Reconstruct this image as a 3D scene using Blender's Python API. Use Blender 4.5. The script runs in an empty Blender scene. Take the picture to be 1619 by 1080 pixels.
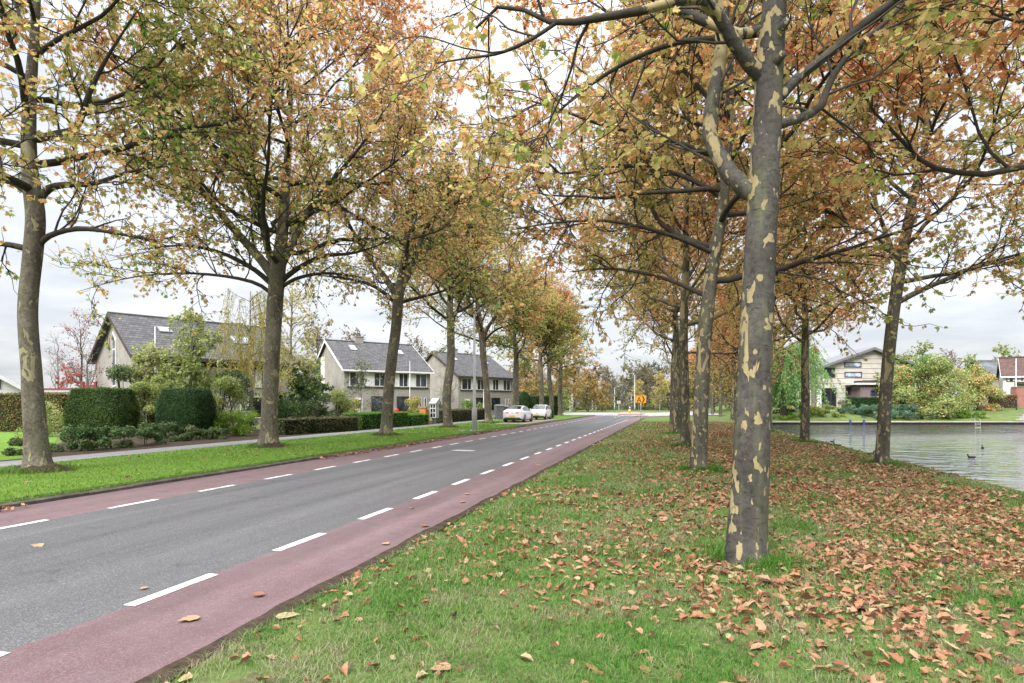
import bpy, math, random
import numpy as np
from math import sin, cos, radians, pi, atan2
C = bpy.context.scene.collection
F, H0, CX, CH = 950.0, 638.0, 809.5, 1.75          # focal length in photo pixels, horizon row, centre column, eye height
TH = math.atan(.265); SN, CS = sin(TH), cos(TH)    # heading of the road
def G(px, py, z=0.0):                              # ground point seen at a photo pixel
    d = F*(CH-z)/(py-H0); return ((px-CX)/F*d, d)
def W(px, py, d): return ((px-CX)/F*d, d, CH+(H0-py)/F*d)
def ST(s, t): return (s*CS+t*SN, -s*SN+t*CS)       # road coordinates (across, along) -> world
def toST(x, y): return (x*CS-y*SN, x*SN+y*CS)
def lerp(a, b, f): return a+(b-a)*f
def sstep(a, b, x): t = np.clip((x-a)/(b-a), 0, 1); return t*t*(3-2*t)
def nrm(v): return v/np.maximum(np.linalg.norm(v, axis=-1, keepdims=True), 1e-9)
def vnoise(x, y, seed=0):                          # cheap 2-D value noise
    x = np.asarray(x, float); y = np.asarray(y, float)
    xi, yi = np.floor(x), np.floor(y); fx, fy = x-xi, y-yi
    fx = fx*fx*(3-2*fx); fy = fy*fy*(3-2*fy)
    h = lambda a, b: np.modf(np.abs(np.sin(a*127.1+b*311.7+seed*74.7)*43758.5453))[0]
    return lerp(lerp(h(xi, yi), h(xi+1, yi), fx), lerp(h(xi, yi+1), h(xi+1, yi+1), fx), fy)
def fbm(x, y, seed=0): return .55*vnoise(x, y, seed)+.28*vnoise(2.1*x, 2.1*y, seed+1)+.17*vnoise(4.3*x, 4.3*y, seed+2)

# ------------------------------------------------------------------ materials
MATS = {}
ALB = dict(litter_leaf=.72, dark_leaf_=1, grass_blade=.85, lawn_blade=.92, yew_leaf=.85, yew_leaf_light=.85, box_leaf=.85, beech_leaf=.85, dull_leaf=.85, dark_leaf=.85, lime_leaf=.8, willow_leaf=1.35, bluegreen_leaf=.75, wood_leaf=.9)
def al(name, stops): k = ALB.get(name, 1.0); return [(p, tuple(v*k for v in c)) for p, c in stops]
def newmat(name):
    m = bpy.data.materials.new(name); m.use_nodes = True; nt = m.node_tree; nt.nodes.clear()
    out = nt.nodes.new('ShaderNodeOutputMaterial'); MATS[name] = m; return m, nt, out
def N(nt, typ, **kw):
    n = nt.nodes.new('ShaderNode'+typ)
    for k, v in kw.items():
        if k.startswith('i_'):
            k = k[2:]; k = int(k) if k.isdigit() else k.replace('_', ' ')
            n.inputs[k].default_value = v
        else: setattr(n, k, v)
    return n
def ramp(nt, stops, fac=None, interp='LINEAR'):
    r = nt.nodes.new('ShaderNodeValToRGB'); e = r.color_ramp; e.interpolation = interp
    while len(e.elements) < len(stops): e.elements.new(.5)
    for el, (p, c) in zip(e.elements, stops):
        el.position = p; el.color = (c[0], c[1], c[2], 1) if hasattr(c, '__len__') else (c, c, c, 1)
    if fac is not None: nt.links.new(fac, r.inputs[0])
    return r
def mixc(nt, a, b, fac, mode='MIX'):
    n = nt.nodes.new('ShaderNodeMix'); n.data_type = 'RGBA'; n.blend_type = mode
    for sock, v in ((n.inputs[0], fac), (n.inputs[6], a), (n.inputs[7], b)):
        if hasattr(v, 'is_linked'): nt.links.new(v, sock)
        elif hasattr(v, '__len__'): sock.default_value = (v[0], v[1], v[2], 1)
        else: sock.default_value = v
    return n.outputs[2]
def math_(nt, op, a, b=0.0, clamp=False):
    n = nt.nodes.new('ShaderNodeMath'); n.operation = op; n.use_clamp = clamp
    for k, v in enumerate((a, b)):
        if hasattr(v, 'is_linked'): nt.links.new(v, n.inputs[k])
        else: n.inputs[k].default_value = v
    return n.outputs[0]
def coords(nt, kind='Object', scale=(1, 1, 1)):
    tc = nt.nodes.new('ShaderNodeTexCoord'); mp = nt.nodes.new('ShaderNodeMapping')
    mp.inputs['Scale'].default_value = scale; nt.links.new(tc.outputs[kind], mp.inputs[0]); return mp.outputs[0]
def noise(nt, co, scale, detail=4, rough=.55, dist=0):
    n = N(nt, 'TexNoise', i_Scale=scale, i_Detail=detail, i_Roughness=rough, i_Distortion=dist)
    nt.links.new(co, n.inputs['Vector']); return n.outputs['Fac']
def finish(nt, out, col, rough=.8, spec=.3, bump=None, bstr=.3, bdist=.02, metal=0.0):
    p = N(nt, 'BsdfPrincipled', i_Roughness=rough, i_Metallic=metal); p.inputs['Specular IOR Level'].default_value = spec
    if hasattr(col, 'is_linked'): nt.links.new(col, p.inputs['Base Color'])
    else: p.inputs['Base Color'].default_value = (*col, 1)
    if bump is not None:
        b = N(nt, 'Bump', i_Strength=bstr, i_Distance=bdist); nt.links.new(bump, b.inputs['Height']); nt.links.new(b.outputs[0], p.inputs['Normal'])
    nt.links.new(p.outputs[0], out.inputs[0]); return p
def mottled(name, a, b, scale=3, rough=.8, spec=.3, bstr=.25, bdist=.02, sc=(1, 1, 1), fine=40, metal=0):
    m, nt, out = newmat(name); co = coords(nt, 'Object', sc)
    n1 = noise(nt, co, scale); n2 = noise(nt, co, fine, 3)
    f = math_(nt, 'ADD', math_(nt, 'MULTIPLY', n1, .65), math_(nt, 'MULTIPLY', n2, .35))
    finish(nt, out, ramp(nt, [(.3, a), (.7, b)], f).outputs[0], rough, spec, n2, bstr, bdist, metal); return m
def leafmat(name, stops, trans=.35, rough=.6):
    m, nt, out = newmat(name)
    at = N(nt, 'Attribute', attribute_name='tint'); r = ramp(nt, al(name, stops), at.outputs['Fac'])
    co = coords(nt, 'Object'); nz = noise(nt, co, 30, 2)
    col = mixc(nt, r.outputs[0], ramp(nt, [(.3, .72), (.7, 1.0)], nz).outputs[0], 1.0, 'MULTIPLY')
    p = N(nt, 'BsdfPrincipled', i_Roughness=rough); p.inputs['Specular IOR Level'].default_value = .25
    nt.links.new(col, p.inputs['Base Color'])
    t = N(nt, 'BsdfTranslucent'); nt.links.new(col, t.inputs[0])
    mx = N(nt, 'MixShader'); mx.inputs[0].default_value = trans
    nt.links.new(p.outputs[0], mx.inputs[1]); nt.links.new(t.outputs[0], mx.inputs[2]); nt.links.new(mx.outputs[0], out.inputs[0]); return m

PLANE_STOPS = [(0, (.13, .28, .045)), (.2, (.34, .40, .10)), (.4, (.62, .52, .20)), (.58, (.74, .46, .20)), (.76, (.68, .30, .13)), (.9, (.50, .18, .085)), (1, (.30, .115, .07))]
leafmat('plane_leaf', PLANE_STOPS, .66)
leafmat('litter_leaf', [(0, (.42, .43, .20)), (.08, (.50, .40, .23)), (.3, (.50, .31, .19)), (.55, (.46, .215, .115)), (.75, (.31, .135, .075)), (.9, (.17, .08, .055)), (1, (.09, .045, .035))], .1, .7)
leafmat('grass_blade', [(0, (.06, .19, .02)), (.3, (.12, .28, .04)), (.5, (.19, .28, .075)), (.7, (.31, .31, .16)), (1, (.40, .36, .24))], .3)
leafmat('lawn_blade', [(0, (.11, .23, .025)), (.5, (.16, .29, .04)), (1, (.24, .35, .065))], .3)
leafmat('yew_leaf', [(0, (.010, .042, .012)), (.5, (.022, .075, .018)), (1, (.05, .12, .02))], .1)
leafmat('yew_leaf_light', [(0, (.035, .08, .015)), (.5, (.075, .14, .022)), (1, (.13, .20, .035))], .15)
leafmat('box_leaf', [(0, (.04, .14, .02)), (.5, (.10, .28, .03)), (1, (.20, .40, .06))], .2)
leafmat('beech_leaf', [(0, (.06, .15, .025)), (.45, (.17, .22, .05)), (.65, (.30, .20, .08)), (1, (.33, .13, .06))], .25)
leafmat('dull_leaf', [(0, (.045, .10, .03)), (.5, (.11, .17, .06)), (1, (.22, .25, .12))], .25)
leafmat('brown_hedge_leaf', [(0, (.05, .08, .025)), (.5, (.11, .11, .045)), (1, (.20, .13, .07))], .2)
leafmat('pale_leaf', [(0, (.14, .21, .05)), (.5, (.30, .36, .11)), (1, (.46, .47, .20))], .4)
leafmat('dark_leaf', [(0, (.03, .075, .02)), (.5, (.075, .15, .04)), (1, (.17, .25, .09))], .2)
leafmat('lime_leaf', [(0, (.10, .22, .02)), (.5, (.22, .36, .04)), (1, (.38, .46, .08))], .35)
leafmat('gold_leaf', [(0, (.24, .27, .06)), (.5, (.50, .45, .13)), (1, (.60, .44, .14))], .45)
leafmat('red_leaf', [(0, (.20, .05, .05)), (.5, (.36, .08, .07)), (1, (.45, .16, .10))], .4)
leafmat('willow_leaf', [(0, (.07, .17, .05)), (.5, (.15, .28, .09)), (1, (.27, .37, .13))], .35)
leafmat('ochre_leaf', [(0, (.16, .20, .05)), (.35, (.34, .28, .09)), (.7, (.45, .27, .10)), (1, (.42, .19, .09))], .35)
leafmat('wood_leaf', [(0, (.06, .10, .045)), (.4, (.15, .15, .075)), (.7, (.27, .19, .10)), (1, (.38, .25, .12))], .3)
leafmat('bluegreen_leaf', [(0, (.05, .12, .07)), (.5, (.11, .22, .13)), (1, (.20, .32, .18))], .25)
leafmat('mixed_leaf', [(0, (.10, .21, .04)), (.45, (.30, .37, .12)), (.75, (.50, .50, .22)), (.86, (.60, .38, .13)), (1, (.60, .25, .09))], .35)

def bark(name, dark, mid, pale, thr, sc=4.5, side=0.0, zs=.42):
    m, nt, out = newmat(name)
    co = coords(nt, 'Object', (1, 1, zs)); co1 = coords(nt, 'Object', (1, 1, 1.15))
    big = noise(nt, co, sc, 3, .5, .5); fine = noise(nt, co1, 14, 5, .6); spk = noise(nt, coords(nt, 'Object'), 45, 3, .6)
    base = ramp(nt, [(.28, dark), (.5, mid), (.75, tuple(min(1, c*1.55) for c in mid))],
                math_(nt, 'ADD', math_(nt, 'MULTIPLY', fine, .7), math_(nt, 'MULTIPLY', spk, .3))).outputs[0]
    streak = noise(nt, coords(nt, 'Object', (1, 1, .12)), 7, 3)
    base = mixc(nt, base, (.13, .145, .075), ramp(nt, [(.5, 0.0), (.72, .55)], streak).outputs[0])
    fac = big
    if side:
        sx = N(nt, 'SeparateXYZ'); tc = N(nt, 'TexCoord'); nt.links.new(tc.outputs['Object'], sx.inputs[0])
        hz = math_(nt, 'MULTIPLY', sx.outputs[2], .016)
        xb = math_(nt, 'MULTIPLY', math_(nt, 'SUBTRACT', math_(nt, 'MULTIPLY', sx.outputs[2], .042), sx.outputs[0]), side)
        fac = math_(nt, 'ADD', big, math_(nt, 'ADD', hz, math_(nt, 'MAXIMUM', math_(nt, 'MINIMUM', xb, .045), -.06)))
    mask = ramp(nt, [(thr-.012, 0.0), (thr+.008, 1.0)], fac).outputs[0]
    spot = ramp(nt, [(.628, 0.0), (.642, 1.0)], noise(nt, coords(nt, 'Object', (1, 1, .62)), 10, 2, .4)).outputs[0]; mask = math_(nt, 'MAXIMUM', mask, math_(nt, 'MULTIPLY', spot, 1.0 if side else .4))
    tone = ramp(nt, [(.3, .62), (.7, 1.25)], noise(nt, coords(nt, 'Object', (1, 1, .5)), 2.6, 3)).outputs[0]; base = mixc(nt, base, tone, 1.0, 'MULTIPLY')
    pcol = ramp(nt, [(.3, tuple(c*.72 for c in pale)), (.65, pale)], noise(nt, co, 11, 3)).outputs[0]
    dots = ramp(nt, [(.66, 0.0), (.68, 1.0)], noise(nt, coords(nt, 'Object', (1, 1, .8)), 22, 1)).outputs[0]
    pcol = mixc(nt, pcol, mid, math_(nt, 'MULTIPLY', dots, .5))
    nick = ramp(nt, [(.60, 1.0), (.68, .42)], noise(nt, coords(nt, 'Object', (1, 1, 3.4)), 7, 4, .62, .4)).outputs[0]; base = mixc(nt, base, nick, 1.0, 'MULTIPLY'); gry = ramp(nt, [(.64, 0.0), (.70, .5)], noise(nt, coords(nt, 'Object', (1, 1, 1.2)), 9, 5, .7)).outputs[0]; base = mixc(nt, base, (.17, .17, .155), gry)
    rim = ramp(nt, [(thr-.035, 1.0), (thr-.012, .55), (thr+.03, 1.0)], fac).outputs[0]; base = mixc(nt, base, rim, 1.0, 'MULTIPLY')
    col = mixc(nt, base, pcol, mask)
    h = math_(nt, 'SUBTRACT', math_(nt, 'ADD', math_(nt, 'MULTIPLY', fine, .8), math_(nt, 'MULTIPLY', spk, .3)), math_(nt, 'MULTIPLY', mask, .9))
    finish(nt, out, col, .85, .2, h, .4, .014); return m
bark('bark_mottled', (.022, .02, .019), (.066, .061, .055), (.30, .25, .135), .668, 5.2, .5)
bark('bark_verge', (.028, .025, .021), (.082, .075, .06), (.28, .235, .135), .65, 4.2, .2)
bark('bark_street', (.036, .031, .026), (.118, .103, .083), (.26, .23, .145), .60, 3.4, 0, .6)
mottled('backlit_limb_bark', (.016, .014, .011), (.055, .048, .037), 7, .9, fine=30)  # bark of thin limbs, their backlit darkness against the sky put into the colour
mottled('twig_bark', (.022, .02, .018), (.07, .062, .052), 6, .9)
mottled('birch_bark', (.10, .09, .07), (.34, .32, .28), 5, .85)
mottled('brown_bark', (.03, .024, .018), (.10, .08, .06), 6, .9)
mottled('grey_bark', (.11, .10, .09), (.24, .22, .20), 6, .9)

def asphalt(name, cols, worn, bstr=.45):
    m, nt, out = newmat(name); co = coords(nt, 'Object')
    agg = N(nt, 'TexVoronoi', i_Scale=70.0); nt.links.new(co, agg.inputs['Vector'])
    fine = noise(nt, co, 110, 3, .7); big = noise(nt, coords(nt, 'Object', (1, 1, 1)), .35, 4, .6, .6); mid = noise(nt, co, 4.0, 4)
    f = math_(nt, 'ADD', math_(nt, 'MULTIPLY', agg.outputs['Distance'], .45), math_(nt, 'MULTIPLY', fine, .55))
    c = ramp(nt, [(.2, cols[0]), (.5, cols[1]), (.72, cols[2])], f).outputs[0]
    c = mixc(nt, c, worn, ramp(nt, [(.38, 0.0), (.72, .55)], math_(nt, 'ADD', math_(nt, 'MULTIPLY', big, .6), math_(nt, 'MULTIPLY', mid, .4))).outputs[0])
    sx = N(nt, 'SeparateXYZ'); nt.links.new(co, sx.inputs[0]); s_ = math_(nt, 'SUBTRACT', math_(nt, 'MULTIPLY', sx.outputs[0], CS), math_(nt, 'MULTIPLY', sx.outputs[1], SN)); t_ = math_(nt, 'ADD', math_(nt, 'MULTIPLY', sx.outputs[0], SN), math_(nt, 'MULTIPLY', sx.outputs[1], CS))
    cb = N(nt, 'CombineXYZ'); nt.links.new(math_(nt, 'MULTIPLY', s_, 1.6), cb.inputs[0]); nt.links.new(math_(nt, 'MULTIPLY', t_, .06), cb.inputs[1])
    c = mixc(nt, c, ramp(nt, [(.3, .70), (.7, 1.2)], noise(nt, cb.outputs[0], 1.0, 4, .6, .3)).outputs[0], 1.0, 'MULTIPLY')
    st_ = ramp(nt, [(.60, 1.0), (.70, .72)], noise(nt, co, 1.3, 5, .65, 1.2)).outputs[0]; c = mixc(nt, c, st_, 1.0, 'MULTIPLY')
    vc = N(nt, 'TexVoronoi', i_Scale=.55, feature='DISTANCE_TO_EDGE'); wv = N(nt, 'VectorMath', operation='ADD'); nz = N(nt, 'TexNoise', i_Scale=1.8, i_Detail=4.0); nt.links.new(co, nz.inputs['Vector']); nt.links.new(co, wv.inputs[0]); nt.links.new(nz.outputs['Color'], wv.inputs[1]); nt.links.new(wv.outputs[0], vc.inputs['Vector'])
    ck = ramp(nt, [(.0, .55), (.006, 1.0)], vc.outputs['Distance']).outputs[0]; cm = ramp(nt, [(.52, 0.0), (.6, 1.0)], noise(nt, co, .22, 3)).outputs[0]; c = mixc(nt, c, ck, cm, 'MULTIPLY')
    finish(nt, out, c, .8, .35, f, bstr, .012); return m
asphalt('asphalt', ((.027, .027, .028), (.066, .066, .069), (.136, .136, .14)), (.096, .095, .098))
asphalt('red_asphalt', ((.058, .032, .036), (.102, .060, .065), (.148, .098, .103)), (.158, .124, .128), .3)
asphalt('junction_paving', ((.15, .143, .14), (.24, .232, .225), (.32, .31, .30)), (.27, .26, .255), .2)
asphalt('path_paving', ((.075, .075, .077), (.15, .15, .152), (.22, .22, .22)), (.19, .19, .195), .3)
m, nt, out = newmat('road_paint'); co = coords(nt)
wr = ramp(nt, [(.40, .25), (.50, .78), (.62, 1.0)], math_(nt, 'ADD', math_(nt, 'MULTIPLY', noise(nt, co, 3.2, 4), .5), math_(nt, 'MULTIPLY', noise(nt, co, 40, 4, .7), .5))).outputs[0]
finish(nt, out, mixc(nt, (.11, .10, .10), (.66, .66, .65), wr), .65, .3, noise(nt, co, 110, 3), .3, .01)
mottled('soil', (.018, .014, .010), (.07, .052, .036), 6, .95, .1, .8, .03, fine=30)
mottled('kerb_stone', (.030, .026, .022), (.12, .105, .09), 3, .9, bstr=.6, fine=25)
mottled('pale_concrete', (.22, .21, .195), (.34, .33, .31), 3, .85)
mottled('red_brick_paving', (.24, .13, .11), (.36, .22, .19), 5, .85)
mottled('bay_paving', (.16, .11, .10), (.30, .24, .23), 4, .85)
mottled('white_paint', (.56, .56, .56), (.66, .66, .66), 2, .45, bstr=.03)
mottled('grey_metal', (.30, .31, .32), (.40, .41, .42), 2, .45, bstr=.03)
mottled('dark_metal', (.02, .022, .025), (.05, .052, .055), 4, .5, bstr=.05)
mottled('timber', (.18, .16, .13), (.40, .37, .32), 2, .85, sc=(6, 1, 6))
mottled('dark_timber', (.012, .010, .009), (.05, .04, .032), 3, .9)
mottled('blue_paint', (.025, .035, .10), (.045, .062, .17), 3, .5, bstr=.03)
mottled('yellow_plastic', (.65, .42, .02), (.80, .55, .04), 3, .5, bstr=.03)
mottled('orange_sign', (.58, .22, .012), (.68, .28, .02), 1, .5, bstr=.02)
mottled('black_paint', (.008, .008, .008), (.02, .02, .02), 3, .6, bstr=.03)
mottled('orange_wood', (.36, .13, .03), (.52, .22, .06), 3, .7, sc=(5, 5, 1))
mottled('red_plastic', (.45, .02, .02), (.6, .04, .04), 3, .5, bstr=.03)
mottled('grey_plastic', (.10, .10, .11), (.17, .17, .18), 3, .6, bstr=.03)
mottled('white_render', (.52, .52, .515), (.62, .62, .615), 1.2, .8, bstr=.1)
mottled('dark_board', (.03, .024, .022), (.07, .055, .05), 2, .7)
mottled('maroon_board', (.14, .025, .025), (.24, .05, .045), 2, .7)
mottled('curtain', (.55, .55, .53), (.74, .74, .72), 2, .9, sc=(14, 1, .3))
mottled('rubber', (.010, .010, .010), (.025, .025, .025), 8, .8)
mottled('alloy', (.30, .30, .31), (.5, .5, .51), 3, .35, metal=.6, bstr=.02)
mottled('tail_red', (.25, .01, .015), (.42, .02, .025), 3, .2, bstr=0)
mottled('lamp_clear', (.6, .62, .65), (.8, .82, .85), 3, .12, spec=.6, bstr=0)
mottled('plate_yellow', (.62, .42, .06), (.72, .52, .10), 3, .5, bstr=0)
mottled('skin_duck', (.015, .015, .014), (.05, .045, .04), 14, .7)
mottled('duck_bill', (.45, .38, .2), (.6, .5, .3), 9, .5)
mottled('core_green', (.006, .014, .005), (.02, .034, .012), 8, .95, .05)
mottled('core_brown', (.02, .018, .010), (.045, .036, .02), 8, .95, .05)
def glass(name, col, rough=.06):
    m, nt, out = newmat(name); co = coords(nt, 'Object')
    finish(nt, out, ramp(nt, [(.42, col), (.54, tuple(c*1.8 for c in col)), (.64, tuple(c*4 for c in col))], noise(nt, co, .9, 3)).outputs[0], rough, .6); return m  # paler noise patches in the pane colour imitate reflections and curtains
glass('glass_dark', (.012, .015, .018)); glass('glass_car', (.010, .012, .014), .03); glass('skylight_glass', (.10, .12, .15), .12)
m, nt, out = newmat('car_paint'); p = finish(nt, out, ramp(nt, [(.3, .78), (.7, .82)], noise(nt, coords(nt), 3)).outputs[0], .25, .5)
p.inputs['Coat Weight'].default_value = .6; p.inputs['Coat Roughness'].default_value = .05

def brickmat(name, a, b, mortar, sc=1.0):
    m, nt, out = newmat(name); tc = N(nt, 'TexCoord'); sx = N(nt, 'SeparateXYZ'); nt.links.new(tc.outputs['Object'], sx.inputs[0])
    cb = N(nt, 'CombineXYZ'); nt.links.new(math_(nt, 'ADD', sx.outputs[0], sx.outputs[1]), cb.inputs[0]); nt.links.new(sx.outputs[2], cb.inputs[1])
    br = N(nt, 'TexBrick', i_Scale=sc); br.inputs['Brick Width'].default_value = .22; br.inputs['Row Height'].default_value = .065; br.inputs['Mortar Size'].default_value = .008
    br.inputs['Color1'].default_value = (*a, 1); br.inputs['Color2'].default_value = (*b, 1); br.inputs['Mortar'].default_value = (*mortar, 1)
    nt.links.new(cb.outputs[0], br.inputs['Vector'])
    n1 = noise(nt, coords(nt), 1.1, 4); c = mixc(nt, br.outputs['Color'], ramp(nt, [(.3, .80), (.7, 1.06)], n1).outputs[0], 1.0, 'MULTIPLY')
    finish(nt, out, c, .9, .2, br.outputs['Fac'], .2, .01); return m
brickmat('pale_brick', (.255, .24, .217), (.315, .298, .272), (.27, .257, .235))
brickmat('red_brick', (.24, .085, .065), (.31, .12, .09), (.30, .22, .19))
brickmat('purple_brick', (.17, .125, .137), (.22, .165, .178), (.21, .18, .19))
def tilemat(name, a, b):
    m, nt, out = newmat(name); co = coords(nt)
    sx = N(nt, 'SeparateXYZ'); nt.links.new(co, sx.inputs[0])
    cb = N(nt, 'CombineXYZ'); nt.links.new(sx.outputs[0], cb.inputs[0]); nt.links.new(math_(nt, 'MULTIPLY', sx.outputs[2], 1.9), cb.inputs[1])
    br = N(nt, 'TexBrick', i_Scale=1.0); br.inputs['Brick Width'].default_value = .32; br.inputs['Row Height'].default_value = .36; br.inputs['Mortar Size'].default_value = .018; br.inputs['Mortar Smooth'].default_value = .6
    br.inputs['Color1'].default_value = (*a, 1); br.inputs['Color2'].default_value = (*b, 1); br.inputs['Mortar'].default_value = (*[c*.22 for c in a], 1)
    nt.links.new(cb.outputs[0], br.inputs['Vector'])
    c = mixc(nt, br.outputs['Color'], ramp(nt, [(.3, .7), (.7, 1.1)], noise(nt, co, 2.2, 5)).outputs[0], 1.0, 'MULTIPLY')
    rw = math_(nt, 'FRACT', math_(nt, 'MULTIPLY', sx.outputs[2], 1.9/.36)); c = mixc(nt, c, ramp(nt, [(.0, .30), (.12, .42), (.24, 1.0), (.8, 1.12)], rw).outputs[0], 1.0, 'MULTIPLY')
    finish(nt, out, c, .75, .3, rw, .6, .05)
    return m
tilemat('grey_tile', (.052, .051, .054), (.094, .091, .095)); tilemat('brown_tile', (.085, .047, .04), (.13, .077, .066))
# banded plaster of the modern house
m, nt, out = newmat('banded_plaster'); co = coords(nt); sx = N(nt, 'SeparateXYZ'); nt.links.new(co, sx.inputs[0])
fr = math_(nt, 'FRACT', math_(nt, 'MULTIPLY', sx.outputs[2], 1.62)); ln = ramp(nt, [(.90, 0.0), (.91, 1.0)], fr).outputs[0]
c = ramp(nt, [(.3, (.40, .37, .335)), (.7, (.49, .455, .415))], noise(nt, co, 1.5)).outputs[0]
finish(nt, out, mixc(nt, c, (.10, .095, .10), ln), .85, .2)

def groundmat(name, stops, soil, thr, grain=18):
    m, nt, out = newmat(name); co = coords(nt)
    a = noise(nt, co, .55, 5, .6); b = noise(nt, co, grain, 4, .7); c_ = noise(nt, co, 2.5, 4)
    f = math_(nt, 'ADD', math_(nt, 'MULTIPLY', a, .45), math_(nt, 'ADD', math_(nt, 'MULTIPLY', b, .25), math_(nt, 'MULTIPLY', c_, .3)))
    col = ramp(nt, stops, f).outputs[0]
    col = mixc(nt, col, soil, ramp(nt, [(thr, 0.0), (thr+.12, .8)], noise(nt, co, 1.7, 5, .65)).outputs[0])
    finish(nt, out, col, .95, .1, b, .8, .04); return m
groundmat('verge_ground', [(.3, (.035, .08, .02)), (.5, (.085, .125, .035)), (.7, (.17, .17, .075))], (.09, .07, .045), .52)
groundmat('lawn_ground', [(.3, (.07, .15, .018)), (.5, (.105, .19, .027)), (.7, (.15, .225, .042))], (.11, .15, .038), .62, 60)
m, nt, out = newmat('pond_water'); co = coords(nt, 'Object', (.8, 1.25, 1))
w = math_(nt, 'ADD', math_(nt, 'MULTIPLY', noise(nt, co, .55, 2, .5, .5), .66), math_(nt, 'MULTIPLY', noise(nt, co, 1.7, 3, .5, .4), .34))
p = finish(nt, out, (.045, .052, .043), .02, .5, w, 1.0, .34); p.inputs['IOR'].default_value = 1.33
gl = N(nt, 'BsdfGlossy', i_Roughness=.03); gl.inputs[0].default_value = (.95, .96, .97, 1); nt.links.new(p.inputs['Normal'].links[0].from_socket, gl.inputs['Normal']); mx = N(nt, 'MixShader'); mx.inputs[0].default_value = .38
nt.links.new(p.outputs[0], mx.inputs[1]); nt.links.new(gl.outputs[0], mx.inputs[2]); nt.links.new(mx.outputs[0], out.inputs[0])
# ------------------------------------------------------------------ mesh helpers
def mesh_from(name, V, faces, mats, smooth=False, tint=None):
    """faces: list of (array (n,k), material index)"""
    me = bpy.data.meshes.new(name); V = np.asarray(V, np.float32).reshape(-1, 3)
    faces = [(np.asarray(f, np.int32), mi) for f, mi in faces if len(f)]
    me.vertices.add(len(V)); me.vertices.foreach_set('co', V.ravel())
    nl = sum(f.size for f, _ in faces); npoly = sum(len(f) for f, _ in faces)
    me.loops.add(nl); me.polygons.add(npoly)
    me.loops.foreach_set('vertex_index', np.concatenate([f.ravel() for f, _ in faces]))
    st, off, mi_ = [], 0, []
    for f, mi in faces:
        k = f.shape[1]; st.append(off+np.arange(len(f), dtype=np.int32)*k); off += f.size; mi_.append(np.full(len(f), mi, np.int32))
    me.polygons.foreach_set('loop_start', np.concatenate(st)); me.polygons.foreach_set('material_index', np.concatenate(mi_))
    me.polygons.foreach_set('use_smooth', np.full(npoly, smooth, bool))
    for m in mats: me.materials.append(MATS[m])
    if tint is not None:
        a = me.attributes.new('tint', 'FLOAT', 'FACE'); t = np.zeros(npoly, np.float32); tt = np.asarray(tint, np.float32)
        t[:len(tt)] = tt[:npoly]; a.data.foreach_set('value', t)
    me.update(calc_edges=True); return me
def link(name, me, parent=None, loc=None):
    o = bpy.data.objects.new(name, me); C.objects.link(o)
    if parent: o.parent = parent
    if loc is not None: o.location = loc
    return o
def tag(o, label=None, cat=None, group=None, kind=None):
    if label: o['label'] = label
    if cat: o['category'] = cat
    if group: o['group'] = group
    if kind: o['kind'] = kind
    return o
def thing(name, label, cat, loc=(0, 0, 0), rz=0, group=None):
    o = bpy.data.objects.new(name, None); C.objects.link(o); o.location = loc; o.rotation_euler = (0, 0, rz); o.empty_display_size = .2
    return tag(o, label, cat, group)
def dup(root, loc, rz=0, label=None, sc=None):
    r = root.copy(); C.objects.link(r); r.location = loc; r.rotation_euler = (0, 0, rz)
    if sc: r.scale = (sc[0], sc[0], sc[1]) if hasattr(sc, '__len__') else (sc, sc, sc)
    if label: r['label'] = label
    for ch in list(root.children):
        c = ch.copy(); C.objects.link(c); c.parent = r
        for g in list(ch.children):
            d = g.copy(); C.objects.link(d); d.parent = c
    return r
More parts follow.
